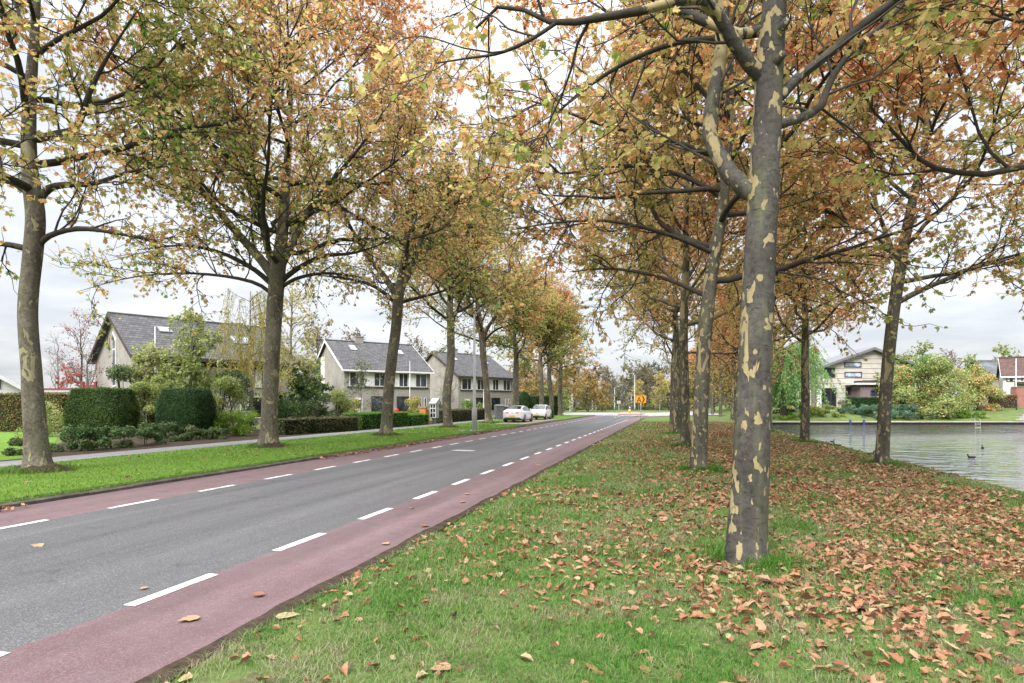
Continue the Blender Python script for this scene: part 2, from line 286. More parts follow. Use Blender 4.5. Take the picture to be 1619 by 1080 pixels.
class MB:                                          # collects solids into one mesh
    def __init__(s): s.v = []; s.f = {}; s.n = 0; s.smooth = False
    def add(s, V, Fs, mi=0):
        V = np.asarray(V, float).reshape(-1, 3); s.v.append(V)
        for f in Fs: s.f.setdefault((len(f), mi), []).append([i+s.n for i in f])
        s.n += len(V); return s
    def box(s, x0, x1, y0, y1, z0, z1, mi=0):
        V = [(x, y, z) for z in (z0, z1) for y in (y0, y1) for x in (x0, x1)]
        return s.add(V, [(0, 2, 3, 1), (4, 5, 7, 6), (0, 1, 5, 4), (2, 6, 7, 3), (0, 4, 6, 2), (1, 3, 7, 5)], mi)
    def bbox(s, x0, x1, y0, y1, z0, z1, b=.01, mi=0):   # box with chamfered upright and top edges
        def ring(i, z): return [(x0+i+b, y0+i, z), (x1-i-b, y0+i, z), (x1-i, y0+i+b, z), (x1-i, y1-i-b, z), (x1-i-b, y1-i, z), (x0+i+b, y1-i, z), (x0+i, y1-i-b, z), (x0+i, y0+i+b, z)]
        return s.loft([ring(0, z0), ring(0, z1-b), ring(b*.7, z1)], True, mi)
    def loft(s, rings, caps=True, mi=0, closed=True):
        k = len(rings[0]); V = [p for r in rings for p in r]; Fs = []
        for i in range(len(rings)-1):
            for j in range(k if closed else k-1):
                a, b = i*k+j, i*k+(j+1) % k; Fs.append((a, b, b+k, a+k))
        if caps: Fs.append(tuple(range(k))[::-1]); Fs.append(tuple(range((len(rings)-1)*k, len(rings)*k)))
        return s.add(V, Fs, mi)
    def cyl(s, p, q, r0, r1=None, n=12, mi=0, caps=True):
        r1 = r0 if r1 is None else r1; p = np.array(p, float); q = np.array(q, float); t = nrm(q-p)
        u = nrm(np.cross(t, (0, 0, 1) if abs(t[2]) < .9 else (1, 0, 0))); w = np.cross(t, u)
        R = [[tuple(c+r*(u*cos(2*pi*i/n)+w*sin(2*pi*i/n))) for i in range(n)] for c, r in ((p, r0), (q, r1))]
        return s.loft(R, caps, mi)
    def path(s, pts, rad, n=8, mi=0):
        V, Fq = tubes([np.array(pts, float)], [np.array(rad, float)], n); return s.add(V, [tuple(f) for f in Fq], mi)
    def lathe(s, prof, n=16, c=(0, 0, 0), mi=0):
        return s.loft([[(c[0]+r*cos(2*pi*i/n), c[1]+r*sin(2*pi*i/n), c[2]+z) for i in range(n)] for r, z in prof], True, mi)
    def prism(s, poly, axis, a, b, mi=0):          # extrude a polygon along an axis
        def P(u, v, w): return {'x': (w, u, v), 'y': (u, w, v), 'z': (u, v, w)}[axis]
        return s.loft([[P(u, v, a) for u, v in poly], [P(u, v, b) for u, v in poly]], True, mi)
    def build(s, name, mats, parent=None, loc=None, smooth=False):
        mats = [mats] if isinstance(mats, str) else mats
        me = mesh_from(name, np.concatenate(s.v), [(np.array(f), mi) for (k, mi), f in s.f.items()], mats, smooth)
        return link(name, me, parent, loc)
def tubes(polys, radii, sides):
    """tubes along polylines that all have the same number of points"""
    if not len(polys): return np.zeros((0, 3)), np.zeros((0, 4), int)
    Pn = np.stack(polys); R = np.stack(radii); m, n, _ = Pn.shape
    T = np.empty_like(Pn); T[:, 1:-1] = Pn[:, 2:]-Pn[:, :-2]; T[:, 0] = Pn[:, 1]-Pn[:, 0]; T[:, -1] = Pn[:, -1]-Pn[:, -2]; T = nrm(T)
    mean = nrm(T.mean(1)); ref = np.where(np.abs(mean[:, 2:3]) > .75, np.array([[1., 0, 0]]), np.array([[0, 0, 1.]]))
    U = nrm(np.cross(T, ref[:, None, :])); Wv = np.cross(T, U)
    a = np.arange(sides)*2*pi/sides
    V = Pn[:, :, None, :]+R[:, :, None, None]*(U[:, :, None, :]*np.cos(a)[None, None, :, None]+Wv[:, :, None, :]*np.sin(a)[None, None, :, None])
    base = (np.arange(m)*n*sides)[:, None, None]; i = (np.arange(n-1)*sides)[None, :, None]; j = np.arange(sides)[None, None, :]; j2 = (j+1) % sides
    q = np.stack([base+i+j, base+i+j2, base+i+sides+j2, base+i+sides+j], -1).reshape(-1, 4)
    return V.reshape(-1, 3), q
HALF = np.array([(0, 0), (.22, -.03), (.30, .10), (.54, .22), (.34, .36), (.47, .70), (.20, .63), (0, 1.0)])
LIT = np.array([(0, 0), (.22, .02), (.33, .15), (.47, .25), (.37, .40), (.41, .60), (.20, .72), (0, 1.0)])
def maple(rng, pos, d, n, size, fold=.25, curl=.25, shape=None, narrow=0.0):
    """lobed plane leaves: two 8-gons each, folded along the midrib"""
    m = len(pos); S0 = HALF if shape is None else shape; b = np.cross(d, n)*(1-narrow*rng.uniform(0, 1, m))[:, None]; x = S0[:, 0]; y = S0[:, 1]
    fo = rng.uniform(-.1, 1, m)*fold; cu = rng.uniform(-.6, 1, m)*curl; out = []
    for sgn in (1, -1):
        zz = fo[:, None]*x[None]*1.0-cu[:, None]*(y**2)[None]
        wob = 1+rng.normal(0, .10, (m, 8))
        out.append(pos[:, None, :]+size[:, None, None]*(sgn*(x[None]*wob)[..., None]*b[:, None, :]+(y[None]*np.where(np.arange(8) == 7, 1, wob))[..., None]*d[:, None, :]+zz[..., None]*n[:, None, :]))
    V = np.stack(out, 1).reshape(-1, 3)
    Fi = np.arange(m*16).reshape(m*2, 8); Fi[1::2] = Fi[1::2, ::-1]
    return V, Fi
def rhomb(pos, d, n, size, wid=.55, fold=.12):
    m = len(pos); b = np.cross(d, n); s = size[:, None]
    V = np.stack([pos, pos+s*(.5*d+wid*.5*b+fold*n), pos+s*d, pos+s*(.5*d-wid*.5*b+fold*n)], 1).reshape(-1, 3)
    return V, np.arange(m*4).reshape(m, 4)
def rdirs(rng, m, down=0.0, flat=0.0):
    v = rng.normal(0, 1, (m, 3)); v[:, 2] = v[:, 2]*(1-flat)-down; return nrm(v)
def perp(rng, d, up=1.0):
    n = rng.normal(0, .6, d.shape); n[:, 2] += up; n = n-(n*d).sum(1, keepdims=True)*d; return nrm(n)

# ------------------------------------------------------------------ trees
def wander(rng, p, d, L, n, wob, up):
    pts = [np.array(p, float)]; d = np.array(d, float)
    for i in range(n-1):
        d = d+rng.normal(0, wob, 3); d[2] += up; d = d/np.linalg.norm(d); pts.append(pts[-1]+d*L/(n-1))
    return np.array(pts)
def resample(pts, n):
    pts = np.asarray(pts, float); l = np.r_[0, np.cumsum(np.linalg.norm(np.diff(pts[:, :3], axis=0), axis=1))]
    x = np.linspace(0, l[-1], n); return np.stack([np.interp(x, l, pts[:, k]) for k in range(pts.shape[1])], 1)
def tilt(rng, d, ang):
    d = d/np.linalg.norm(d); r = rng.normal(0, 1, 3); r -= r.dot(d)*d; r /= np.linalg.norm(r); return d*cos(ang)+r*sin(ang)
DEF = dict(h=14.5, fork=6.3, r=.33, nl=15, L0=6.0, L1=3.2, e0=12, e1=62, up=.05, wob=.13, sub=1.7, twig=4.2, lpt=11, leaf=(.13, .22), big=True,
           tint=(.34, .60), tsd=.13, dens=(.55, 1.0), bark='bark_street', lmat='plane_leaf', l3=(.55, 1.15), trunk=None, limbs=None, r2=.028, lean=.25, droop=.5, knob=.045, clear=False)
def smooth_line(P, n):                              # Catmull-Rom through the control rows
    P = np.asarray(P, float); Q = np.vstack([2*P[0]-P[1], P, 2*P[-1]-P[-2]]); out = []
    for u in np.linspace(0, len(P)-1-1e-6, n):
        i = int(u); t = u-i; a, b, c, d = Q[i:i+4]
        out.append(.5*((2*b)+(c-a)*t+(2*a-5*b+4*c-d)*t*t+(3*b-a-3*c+d)*t**3))
    return np.array(out)
def grow(seed, **kw):
    P = {**DEF, **kw}; rng = np.random.default_rng(seed)
    if P['trunk'] is None:
        k = 7; zs = np.linspace(0, P['h']*.86, k); px = np.cumsum(rng.normal(0, P['lean']*.35, k))*.5; py = np.cumsum(rng.normal(0, P['lean']*.35, k))*.5; px -= px[0]; py -= py[0]
        tr = np.stack([px, py, zs, P['r']*np.clip(1-.22*np.minimum(zs/P['fork'], 1)-.72*np.clip((zs-P['fork'])/(P['h']-P['fork']), 0, 1), .05, 1)], 1)
    else: tr = np.array(P['trunk'], float)
    tr = smooth_line(tr, 60); ztop = tr[-1, 2]; z_ = tr[:, 2]
    flare = 1+(.40 if P['r'] > .25 else .16)*np.exp(-np.maximum(z_, 0)/.2); rad = tr[:, 3]*flare
    V, Q = tubes([tr[:, :3]], [rad], 18)
    a = np.arctan2(V[:, 1]-np.repeat(tr[:, 1], 18), V[:, 0]-np.repeat(tr[:, 0], 18)); cen = np.repeat(tr[:, :3], 18, 0)
    bump = 1+P['knob']*2*(fbm(a*1.6+seed, V[:, 2]*1.7, seed)-.5)+.10*np.exp(-V[:, 2]/.3)*np.sin(a*5+seed)
    V = cen+(V-cen)*bump[:, None]
    TV, TF = [V], [Q]; nV = len(V)
    limbs = []
    for L in (P['limbs'] or []):
        limbs.append(smooth_line(np.array(L, float), 14))
    nl = P['nl']
    for i in range(nl):
        f = (i+rng.uniform(-.3, .3))/max(nl-1, 1); f = min(max(f, 0), 1)
        z = lerp(P['fork']-.4, ztop*.99, f**.9); k = int(np.argmin(np.abs(z_-z)))
        az = i*2.399+rng.uniform(-.5, .5)+seed; el = radians(lerp(P['e0'], P['e1'], f)+rng.uniform(-10, 12))
        d = np.array([cos(az)*cos(el), sin(az)*cos(el), sin(el)])
        L = lerp(P['L0'], P['L1'], f)*rng.uniform(.8, 1.18); r0 = min(tr[k, 3]*.55, lerp(.27, .22, f)*P['r']+.008*L/3)
        pts = wander(rng, tr[k, :3], d, L, 14, P['wob'], P['up'])
        limbs.append(np.c_[pts, np.linspace(r0, max(r0*.22, .012), 14)])
    LV, LQ = tubes([l[:, :3] for l in limbs], [l[:, 3] for l in limbs], 8)
    TV.append(LV); TF.append(LQ+nV); dk = np.concatenate([np.zeros(len(Q), bool)]+[np.repeat(l[:-1, 3] < (.12 if P['r'] > .25 else .05), 8) for l in limbs])  # thin limb faces take the bark painted dark as if backlit
    top = wander(rng, tr[-1, :3], (rng.normal(0, .2), rng.normal(0, .2), 1), 2.0 if P['big'] else P['h']*.1, 14, .12, .0)
    src = [l for l in limbs]+[np.c_[top, np.linspace(tr[-1, 3], .012, 14)]]
    sub, subr, tw, twr = [], [], [], []
    lp, ld = [], []
    for l in src:
        L = np.linalg.norm(np.diff(l[:, :3], axis=0), axis=1).sum()
        for c in range(max(2, int(L*P['sub']+rng.uniform(0, 1)))):
            t = rng.uniform(.18, 1.0); q = t*(len(l)-1.001); i = int(q); p = lerp(l[i, :3], l[i+1, :3], q-i); d = tilt(rng, l[i+1, :3]-l[i, :3], radians(rng.uniform(28, 72)))
            d[2] += .12; L2 = L*.42*(1-.45*t)*rng.uniform(.6, 1.25)+.35
            if P['big']: L2 += .25
            s2 = wander(rng, p, d, L2, 8, P['wob']*1.5, P['up']*.6)
            sub.append(s2); subr.append(np.linspace(min(l[i, 3]*.6, P['r2']), P['r2']*.22, 8))
            for e in range(max(2, int(L2*P['twig']+rng.uniform(0, 1)))):
                t2 = rng.uniform(.2, 1.0) if e else 1.0; q2 = t2*6.999; j = int(q2); p2 = lerp(s2[j], s2[j+1], q2-j)
                d2 = tilt(rng, s2[j+1]-s2[j], radians(rng.uniform(15, 70) if e else 10)); L3 = rng.uniform(*P['l3']);
                if P['clear'] and abs(p2[0]-.15) < .85 and p2[1] < .35 and p2[2] < 6.0: continue
                t3 = wander(rng, p2, d2, L3, 5, .33, -.01); tw.append(t3); twr.append(np.linspace(P['r2']*.40, P['r2']*.15, 5))
                nleaf = rng.poisson(P['lpt'])
                if nleaf:
                    u = rng.uniform(.1, 1, nleaf)**.7*3.999; ii = u.astype(int); pp = t3[ii]+(t3[ii+1]-t3[ii])*(u-ii)[:, None]
                    lp.append(pp); ld.append(np.repeat(nrm(t3[-1]-t3[0])[None], nleaf, 0))
    BV, BQ = tubes(sub, subr, 5); WV, WQ = tubes(tw, twr, 3)
    lp = np.concatenate(lp); ld = np.concatenate(ld)
    zlo, zhi = np.percentile(lp[:, 2], 3), np.percentile(lp[:, 2], 97); hf = np.clip((lp[:, 2]-zlo)/(zhi-zlo), 0, 1)
    keep = rng.uniform(0, 1, len(lp)) < lerp(P['dens'][0], P['dens'][1], sstep(.0, .5, hf)); lp, ld, hf = lp[keep], ld[keep], hf[keep]
    m = len(lp); d = nrm(ld*.6+rng.normal(0, .55, (m, 3))-np.array([0, 0, P['droop']])); n = perp(rng, d, .9)
    size = rng.uniform(P['leaf'][0], P['leaf'][1], m)
    clus = fbm(lp[:, 0]*.55+seed*3.1, lp[:, 1]*.55+lp[:, 2]*.4, seed)
    tint = np.clip(lerp(P['tint'][0], P['tint'][1], hf)+(clus-.5)*.9+.035+rng.normal(0, P['tsd'], m), 0.01, .99)
    pos = lp+d*.03
    if P['big']: CV, CF = maple(rng, pos, d, n, size); tint = np.repeat(tint, 2)
    else: CV, CF = rhomb(pos, d, n, size, .75)
    return dict(Td=dk, T=(np.concatenate(TV), np.concatenate(TF)), B=(np.concatenate([BV, WV]), np.concatenate([BQ, WQ+len(BV)])), L=(CV, CF, tint), P=P)
def tree(name, label, cat, loc, g, rz=0, group=None, sc=None):
    root = thing(name, label, cat, loc, rz, group)
    if sc: root.scale = (sc[0], sc[0], sc[1]) if hasattr(sc, '__len__') else (sc, sc, sc)
    Tq, Td = g['T'][1], g['Td']; link('trunk', mesh_from('trunk', g['T'][0], [(Tq[~Td], 0), (Tq[Td], 1)], [g['P']['bark'], 'backlit_limb_bark' if g['P']['big'] else g['P']['bark']], True), root)
    link('branches', mesh_from('branches', g['B'][0], [(g['B'][1], 0)], ['twig_bark' if g['P']['big'] else g['P']['bark']], True), root)
    link('crown', mesh_from('crown', g['L'][0], [(g['L'][1], 0)], [g['P']['lmat']], False, g['L'][2]), root)
    return root

# ------------------------------------------------------------------ hedges and shrubs
def foliage_mesh(rng, pos, nor, leaf, mat, core=None, tmean=.5, tsd=.22, wid=.6, droop=0.0, jit=.55):
    m = len(pos); n = nrm(nor+rng.normal(0, jit, (m, 3))); d = np.cross(n, nrm(rng.normal(0, 1, (m, 3)))); d = nrm(d+np.array([0, 0, -droop])); n = nrm(n-(n*d).sum(1, keepdims=True)*d)
    V, Fq = rhomb(pos, d, n, rng.uniform(leaf*.6, leaf*1.3, m), wid)
    clus = fbm(pos[:, 0]*1.3+pos[:, 2]*.8, pos[:, 1]*1.3+pos[:, 2], 5)
    t = np.clip(tmean+(clus-.5)*.7+rng.normal(0, tsd, m), .01, .99)
    faces = [(Fq, 0)]; mats = [mat]
    if core:
        faces += [(core[1]+len(V), 1)]; V = np.concatenate([V, core[0]]); mats.append(core[2])
    return mesh_from('foliage', V, faces, mats, False, t)
def hedge(name, label, cat, p0, p1, width, z0, h, leaf, mat, dens=220, core='core_green', tmean=.5, tsd=.22, taper=.0, seed=1, wavy=.05, group=None):
    rng = np.random.default_rng(seed); p0 = np.array(p0, float); p1 = np.array(p1, float); L = np.linalg.norm(p1-p0); rz = atan2(*(p1-p0)[::-1])
    w = width/2; areas = np.array([L*h, L*h, width*h, width*h, L*width]); ntot = int(areas.sum()*dens); pick = rng.choice(5, ntot, p=areas/areas.sum())
    u, v = rng.uniform(0, 1, ntot), rng.uniform(0, 1, ntot); X = np.empty(ntot); Y = np.empty(ntot); Z = np.empty(ntot); Nn = np.zeros((ntot, 3))
    for k in range(5):
        s = pick == k; tz = v[s]*h
        if k < 2: X[s] = u[s]*L; Z[s] = tz; sg = -1 if k == 0 else 1; Y[s] = sg*w*(1-taper*v[s]); Nn[s, 1] = sg
        elif k < 4: X[s] = 0 if k == 2 else L; Y[s] = (u[s]*2-1)*w*(1-taper*v[s]); Z[s] = tz; Nn[s, 0] = -1 if k == 2 else 1
        else: X[s] = u[s]*L; Y[s] = (v[s]*2-1)*w*(1-taper); Z[s] = h; Nn[s, 2] = 1
    pos = np.stack([X, Y, Z], 1); lump = wavy*2*(fbm(X*1.7+Y, Z*1.7+Y*.7, seed)-.5); pos += Nn*(lump+rng.uniform(-.09, .015, ntot)*min(1, h))[:, None]
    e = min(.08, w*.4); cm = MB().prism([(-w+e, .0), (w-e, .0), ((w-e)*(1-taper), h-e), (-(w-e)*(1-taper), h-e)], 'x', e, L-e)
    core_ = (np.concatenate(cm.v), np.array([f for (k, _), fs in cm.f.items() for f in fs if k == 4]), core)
    o = link(name, foliage_mesh(rng, pos, Nn, leaf, mat, core_, tmean, tsd), None, (p0[0], p0[1], z0)); o.rotation_euler = (0, 0, rz)
    return tag(o, label, cat, group)
def topiary(name, label, cat, loc, prof, leaf, mat, n, sq=1.0, seed=1, sy=1.0, tmean=.45, group=None):
    """clipped shrub: prof = [(radius, z)...]; sq > 1 squares the plan"""
    rng = np.random.default_rng(seed); prof = np.array(prof, float); seg = np.linalg.norm(np.diff(prof, axis=0), axis=1)*(prof[1:, 0]+prof[:-1, 0]+.02)
    k = rng.choice(len(seg), n, p=seg/seg.sum()); u = rng.uniform(0, 1, n); r = lerp(prof[k, 0], prof[k+1, 0], u); z = lerp(prof[k, 1], prof[k+1, 1], u); a = rng.uniform(0, 2*pi, n)
    se = lambda a: (np.abs(np.cos(a))**(2*sq)+np.abs(np.sin(a))**(2*sq))**(-1/(2*sq))
    dr = prof[k+1, 0]-prof[k, 0]; dz = prof[k+1, 1]-prof[k, 1]; nn = nrm(np.stack([np.cos(a)*dz, np.sin(a)*dz, -dr], 1))
    R = r*se(a); pos = np.stack([R*np.cos(a), R*np.sin(a)*sy, z], 1)+nn*(rng.uniform(-.07, .015, n)+.12*(fbm(a*4, z*3, seed)-.5)+(rng.uniform(0, 1, n) < .02)*.07)[:, None]
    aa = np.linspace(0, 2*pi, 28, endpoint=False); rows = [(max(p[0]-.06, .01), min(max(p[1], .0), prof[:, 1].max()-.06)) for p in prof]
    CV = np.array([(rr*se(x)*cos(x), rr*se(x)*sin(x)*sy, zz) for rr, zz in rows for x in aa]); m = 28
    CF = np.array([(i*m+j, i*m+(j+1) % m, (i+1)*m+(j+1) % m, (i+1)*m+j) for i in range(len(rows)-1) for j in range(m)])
    o = link(name, foliage_mesh(rng, pos, nn, leaf, mat, (CV, CF, 'core_green'), tmean, .25), None, loc); return tag(o, label, cat, group)
def shrub(name, label, cat, loc, rx, ry, h, n, leaf, mat, seed=1, blobs=16, tmean=.5, stems=5, bark_='brown_bark', low=.0, loose=.35, droop=.2, group=None, tsd=.18):
    rng = np.random.default_rng(seed); root = thing(name, label, cat, loc, 0, group)
    a = rng.uniform(0, 2*pi, blobs); rr = rng.uniform(0, 1, blobs)**.6; zz = rng.uniform(low, 1, blobs)
    wz = np.sqrt(np.clip(1-((zz-.38)/.66)**2, .05, 1)); bc = np.stack([np.cos(a)*rr*wz*rx*.8, np.sin(a)*rr*wz*ry*.8, zz*h*.95], 1)
    br = rng.uniform(.24, .44, blobs)*min(rx+ry, h*1.6)*.5; bt = rng.normal(0, .13, blobs)
    k = rng.integers(0, blobs, n); nn = nrm(rng.normal(0, 1, (n, 3))+np.array([0, 0, .25])); rad = br[k]*(1-loose*rng.uniform(0, 1, n)**1.5)*(1+.25*rng.normal(0, .5, n)*loose)
    pos = bc[k]+nn*rad[:, None]*np.array([1, 1, .8]); ok = pos[:, 2] > .01; pos, nn, k = pos[ok], nn[ok], k[ok]
    me = foliage_mesh(rng, pos, nn, leaf, mat, None, tmean, tsd, .6, droop, .6)
    t = np.empty(len(me.polygons), np.float32); me.attributes['tint'].data.foreach_get('value', t); me.attributes['tint'].data.foreach_set('value', np.clip(t+bt[k], .01, .99).astype(np.float32))
    link('foliage', me, root)
    if stems:
        ps, rs = [], []
        for b in range(max(stems, 3)):
            c = bc[b % blobs]; p0 = np.array([c[0]*.12, c[1]*.12, -.05]); mid = lerp(p0, c, .5)+np.array([0, 0, .12*h]); ps.append(smooth_line(np.array([p0, mid, c+np.array([0, 0, .1*h])]), 7)); rs.append(np.linspace(.022, .006, 7)*max(1, h*.7))
        for b in range(stems*4):
            c = bc[b % blobs]; e = c+rng.normal(0, .5, 3)*br[b % blobs]+np.array([0, 0, br[b % blobs]*.8]); ps.append(resample(np.array([lerp(np.zeros(3), c, .6), c, e]), 7)); rs.append(np.linspace(.01, .003, 7)*max(1, h*.6))
        V, Q = tubes(ps, rs, 5); link('stems', mesh_from('stems', V, [(Q, 0)], [bark_], True), root)
    return root
def weeper(name, label, cat, loc, h, rx, mat, seed, nstr=260, leaf=.14, trunk_r=.16, lpm=15, low=.25, bark_='birch_bark', tmean=.5, crown_top=1.0, wid=.4):
    """tree with hanging strands of leaves"""
    rng = np.random.default_rng(seed); root = thing(name, label, cat, loc)
    tr = smooth_line(np.array([(0, 0, -.1, trunk_r*1.2), (.1, 0, h*.3, trunk_r), (-.05, .1, h*.6, trunk_r*.7), (.05, 0, h*.95, .03)]), 26)
    V, Q = tubes([tr[:, :3]], [tr[:, 3]], 12); lim, lr = [], []
    for i in range(16):
        z = h*rng.uniform(.4, .92)*crown_top; a = i*2.4; d = (cos(a), sin(a), .75); L = rx*rng.uniform(.75, 1.15)*sqrtf(1-.5*z/h); lim.append(wander(rng, (0, 0, z), d, L, 8, .1, -.05)); lr.append(np.linspace(.05, .012, 8)*trunk_r/.16)
    LV, LQ = tubes(lim, lr, 6); link('trunk', mesh_from('trunk', np.concatenate([V, LV]), [(np.concatenate([Q, LQ+len(V)]), 0)], [bark_], True), root)
    st, sr, lp = [], [], []
    for i in range(nstr):
        l = lim[rng.integers(0, 16)]; q = rng.uniform(.2, 1)*6.99; j = int(q); p = lerp(l[j], l[j+1], q-j)+rng.normal(0, .12, 3)*rx*.4
        L = rng.uniform(.25, 1)*max(p[2]-h*low, .4); d = nrm(np.array([p[0]*.15, p[1]*.15, -1.0])+rng.normal(0, .12, 3))
        s = wander(rng, p, d, L, 7, .06, -.05); st.append(s); sr.append(np.linspace(.008, .003, 7)); k = rng.poisson(L*lpm)
        u = rng.uniform(0, 5.99, k); ii = u.astype(int); lp.append(s[ii]+(s[ii+1]-s[ii])*(u-ii)[:, None]+rng.normal(0, .05, (k, 3)))
    SV, SQ = tubes(st, sr, 3); link('branches', mesh_from('branches', SV, [(SQ, 0)], ['brown_bark'], True), root)
    lp = np.concatenate(lp); nn = rdirs(rng, len(lp)); link('crown', foliage_mesh(rng, lp, nn, leaf, mat, None, tmean, .2, wid, 1.2), root); return root
def sqrtf(x): return math.sqrt(max(x, .05))
# ------------------------------------------------------------------ ground and setting
BANK = 62.0; WATER = -.45
def gz(x, y):
    x = np.asarray(x, float); y = np.asarray(y, float); s = x*CS-y*SN; t = x*SN+y*CS
    verge = np.interp(s, [-3.3, -3.05, -2.4, 0, 3, 6.2, 7.4, 8.2, 8.9, 10.5], [-.05, .0, .035, .04, .02, -.10, -.22, -.43, -.75, -1.3])
    verge = verge+.03*(fbm(x*.8, y*.8, 3)-.5)*np.clip((s+3)/1.5, 0, 1)
    bank = np.interp(y, [62.2, 63.2, 73, 400], [-.12, -.12, 1.25, 1.3])
    land = lerp(verge*0-.02, bank, sstep(6.5, 15, s)); land = np.where(s < 6.5, lerp(np.minimum(verge, .05), -.03, sstep(60, 74, y)), land)
    right = np.where(y < 62.6, verge, land)
    left = .10+.0*s
    z = np.where(s < -10.83, left, np.where(s < -3.3, -.06, right))
    far = sstep(84, 90, t)*(s < 8); z = np.where(far > 0, lerp(np.minimum(z, .02), -.06, far), z)
    return z
def spaced(segs):
    out = []
    for a, b, d in segs: out += list(np.arange(a, b, d))
    return np.array(out+[segs[-1][1]])
ss = np.unique(np.round(np.concatenate([spaced([(-420, -60, 20), (-60, -22, 2), (-22, -11.6, .8), (-11.6, -2.8, .25), (-2.8, 11, .35), (11, 30, 1.2), (30, 90, 4), (90, 460, 20)]), [-10.95, -10.84, -10.82]]), 3))
ts = spaced([(-30, 0, 2), (0, 34, .4), (34, 110, .8), (110, 200, 5), (200, 640, 22)])
S_, T_ = np.meshgrid(ss, ts); X_ = S_*CS+T_*SN; Y_ = -S_*SN+T_*CS; Z_ = gz(X_, Y_)
ni, nj = S_.shape; idx = np.arange(ni*nj).reshape(ni, nj); q = np.stack([idx[:-1, :-1], idx[:-1, 1:], idx[1:, 1:], idx[1:, :-1]], -1).reshape(-1, 4)
tag(link('ground', mesh_from('ground', np.stack([X_, Y_, Z_], -1), [(q, 0)], ['verge_ground'], True)), kind='structure')
def strip(name, mat, s0, s1, t0, t1, z, step=2.0, wob0=0, wob1=0):
    t = np.arange(t0, t1+step*.5, step); a = np.full(len(t), float(s0)); b = np.full(len(t), float(s1))
    if wob0: a += wob0*(fbm(t*1.9, t*0, 7)-.5)*2
    if wob1: b += wob1*(fbm(t*2.3, t*0+9, 8)-.5)*2
    V = []
    for i in range(len(t)):
        for s in (a[i], b[i]): x, y = ST(s, t[i]); V.append((x, y, z))
    k = np.arange(len(t)-1)*2; return tag(link(name, mesh_from(name, V, [(np.stack([k, k+1, k+3, k+2], 1), 0)], [mat])), kind='structure')
TE = 88
strip('road', 'asphalt', -9.06, -4.53, -14, TE, 0)
strip('cycle_strip', 'red_asphalt', -4.53, -3.2, -14, 76, 0, 1, 0, .0)
strip('cycle_strip', 'red_asphalt', -10.72, -9.06, -14, TE, 0, 1)
strip('soil_edge', 'soil', -3.27, -3.08, -14, 74, .006, .12, .05, .05)
strip('footpath', 'path_paving', -18.25, -16.75, -14, 96, .112, 2)
def poly(name, mat, pts, z, kind='structure'):
    V = [(x, y, z) for x, y in pts]; return tag(link(name, mesh_from(name, V, [(np.array([list(range(len(pts)))]), 0)], [mat])), kind=kind)
def flatpx(pts, z=0): return [G(px, py, z) for px, py in pts]
# right-hand red strip bending away, and the pale raised junction
a = [ST(-3.2, 76), ST(-2.6, 80), ST(-1.0, 85), ST(2.2, 90), ST(7, 94), ST(22, 99), ST(50, 104)]
b = [ST(-4.53, 76), ST(-4.2, 81), ST(-2.8, 86.5), ST(.6, 92), ST(6, 96.5), ST(21, 101.5), ST(50, 107)]
tag(link('cycle_strip', mesh_from('cycle_strip', [(x, y, .0) for x, y in a+b], [(np.array([(i, i+1, i+8, i+7) for i in range(6)]), 0)], ['red_asphalt'])), kind='structure')
poly('junction', 'junction_paving', [ST(-60, 96), ST(-16, 91), ST(-10.72, TE), ST(-9.06, TE), ST(-4.53, TE)] + [b[2], b[3], b[4], b[5], b[6]] + [ST(50, 122), ST(10, 117), ST(-12, 116), ST(-60, 116)], .003)
poly('cross_street', 'junction_paving', [ST(-3, 116), ST(4, 116.5), ST(30, 190), ST(22, 190)], .006)
mk = MB()
def dash(s, t0, t1, w=.12, z=.005):
    V = [(*ST(s-w/2, t0), z), (*ST(s+w/2, t0), z), (*ST(s+w/2, t1), z), (*ST(s-w/2, t1), z)]; mk.add(V, [(0, 1, 2, 3)])
t = 4.17-12
while t < 66: dash(-4.53, t, t+1.0); t += 2
t = 5.95-12
while t < 84: dash(-9.06, t, t+.98); t += 2
for i in range(3): dash(-6.9+i*.05, 76+i*5, 79+i*5)
mk.build('road_markings', 'road_paint').__setitem__('kind', 'structure')
kb = MB(); rngk = random.Random(4); t = -14.0
while t < TE:
    L = 1.0; j = rngk.uniform(-.008, .008); z1 = .075+rngk.uniform(-.008, .008)
    P0, P1, P2, P3 = [ST(s, tt) for s, tt in ((-10.93+j, t+.004), (-10.72+j, t+.004), (-10.72+j, t+L-.004), (-10.93+j, t+L-.004))]
    b1 = [ST(s, tt) for s, tt in ((-10.93+j, t+.004), (-10.745+j, t+.004), (-10.745+j, t+L-.004), (-10.93+j, t+L-.004))]
    kb.loft([[(*p, -.1) for p in (P0, P1, P2, P3)], [(*p, z1-.02) for p in (P0, P1, P2, P3)], [(*p, z1) for p in b1]]); t += L
tag(kb.build('kerb', 'kerb_stone'), kind='structure')
lt0, lt1 = 45.8, 62.5
strip('lawn', 'lawn_ground', -16.76, -10.93, -14, lt0, .107, .5, .05, .05)
strip('lawn', 'lawn_ground', -16.76, -10.93, lt1, 87, .107, .5, .05, .05)
strip('lawn', 'lawn_ground', -16.76, -13.9, lt0, lt1, .107, .5, .05, .1)
strip('parking_bay', 'bay_paving', -13.9, -10.93, lt0, lt1, .112)
poly('garden_lawn', 'lawn_ground', [ST(-18.9, 0), ST(-18.7, 14.2), G(92, 692, .1), G(60, 684, .1), (-60, 36), (-60, 4)], .108)
poly('garden_bed', 'soil', [ST(-18.25, -2), ST(-18.25, 66), ST(-19.5, 66), ST(-24, 40), ST(-27, 22), ST(-21.5, 16), ST(-18.85, 14), ST(-18.85, -2)], .104)
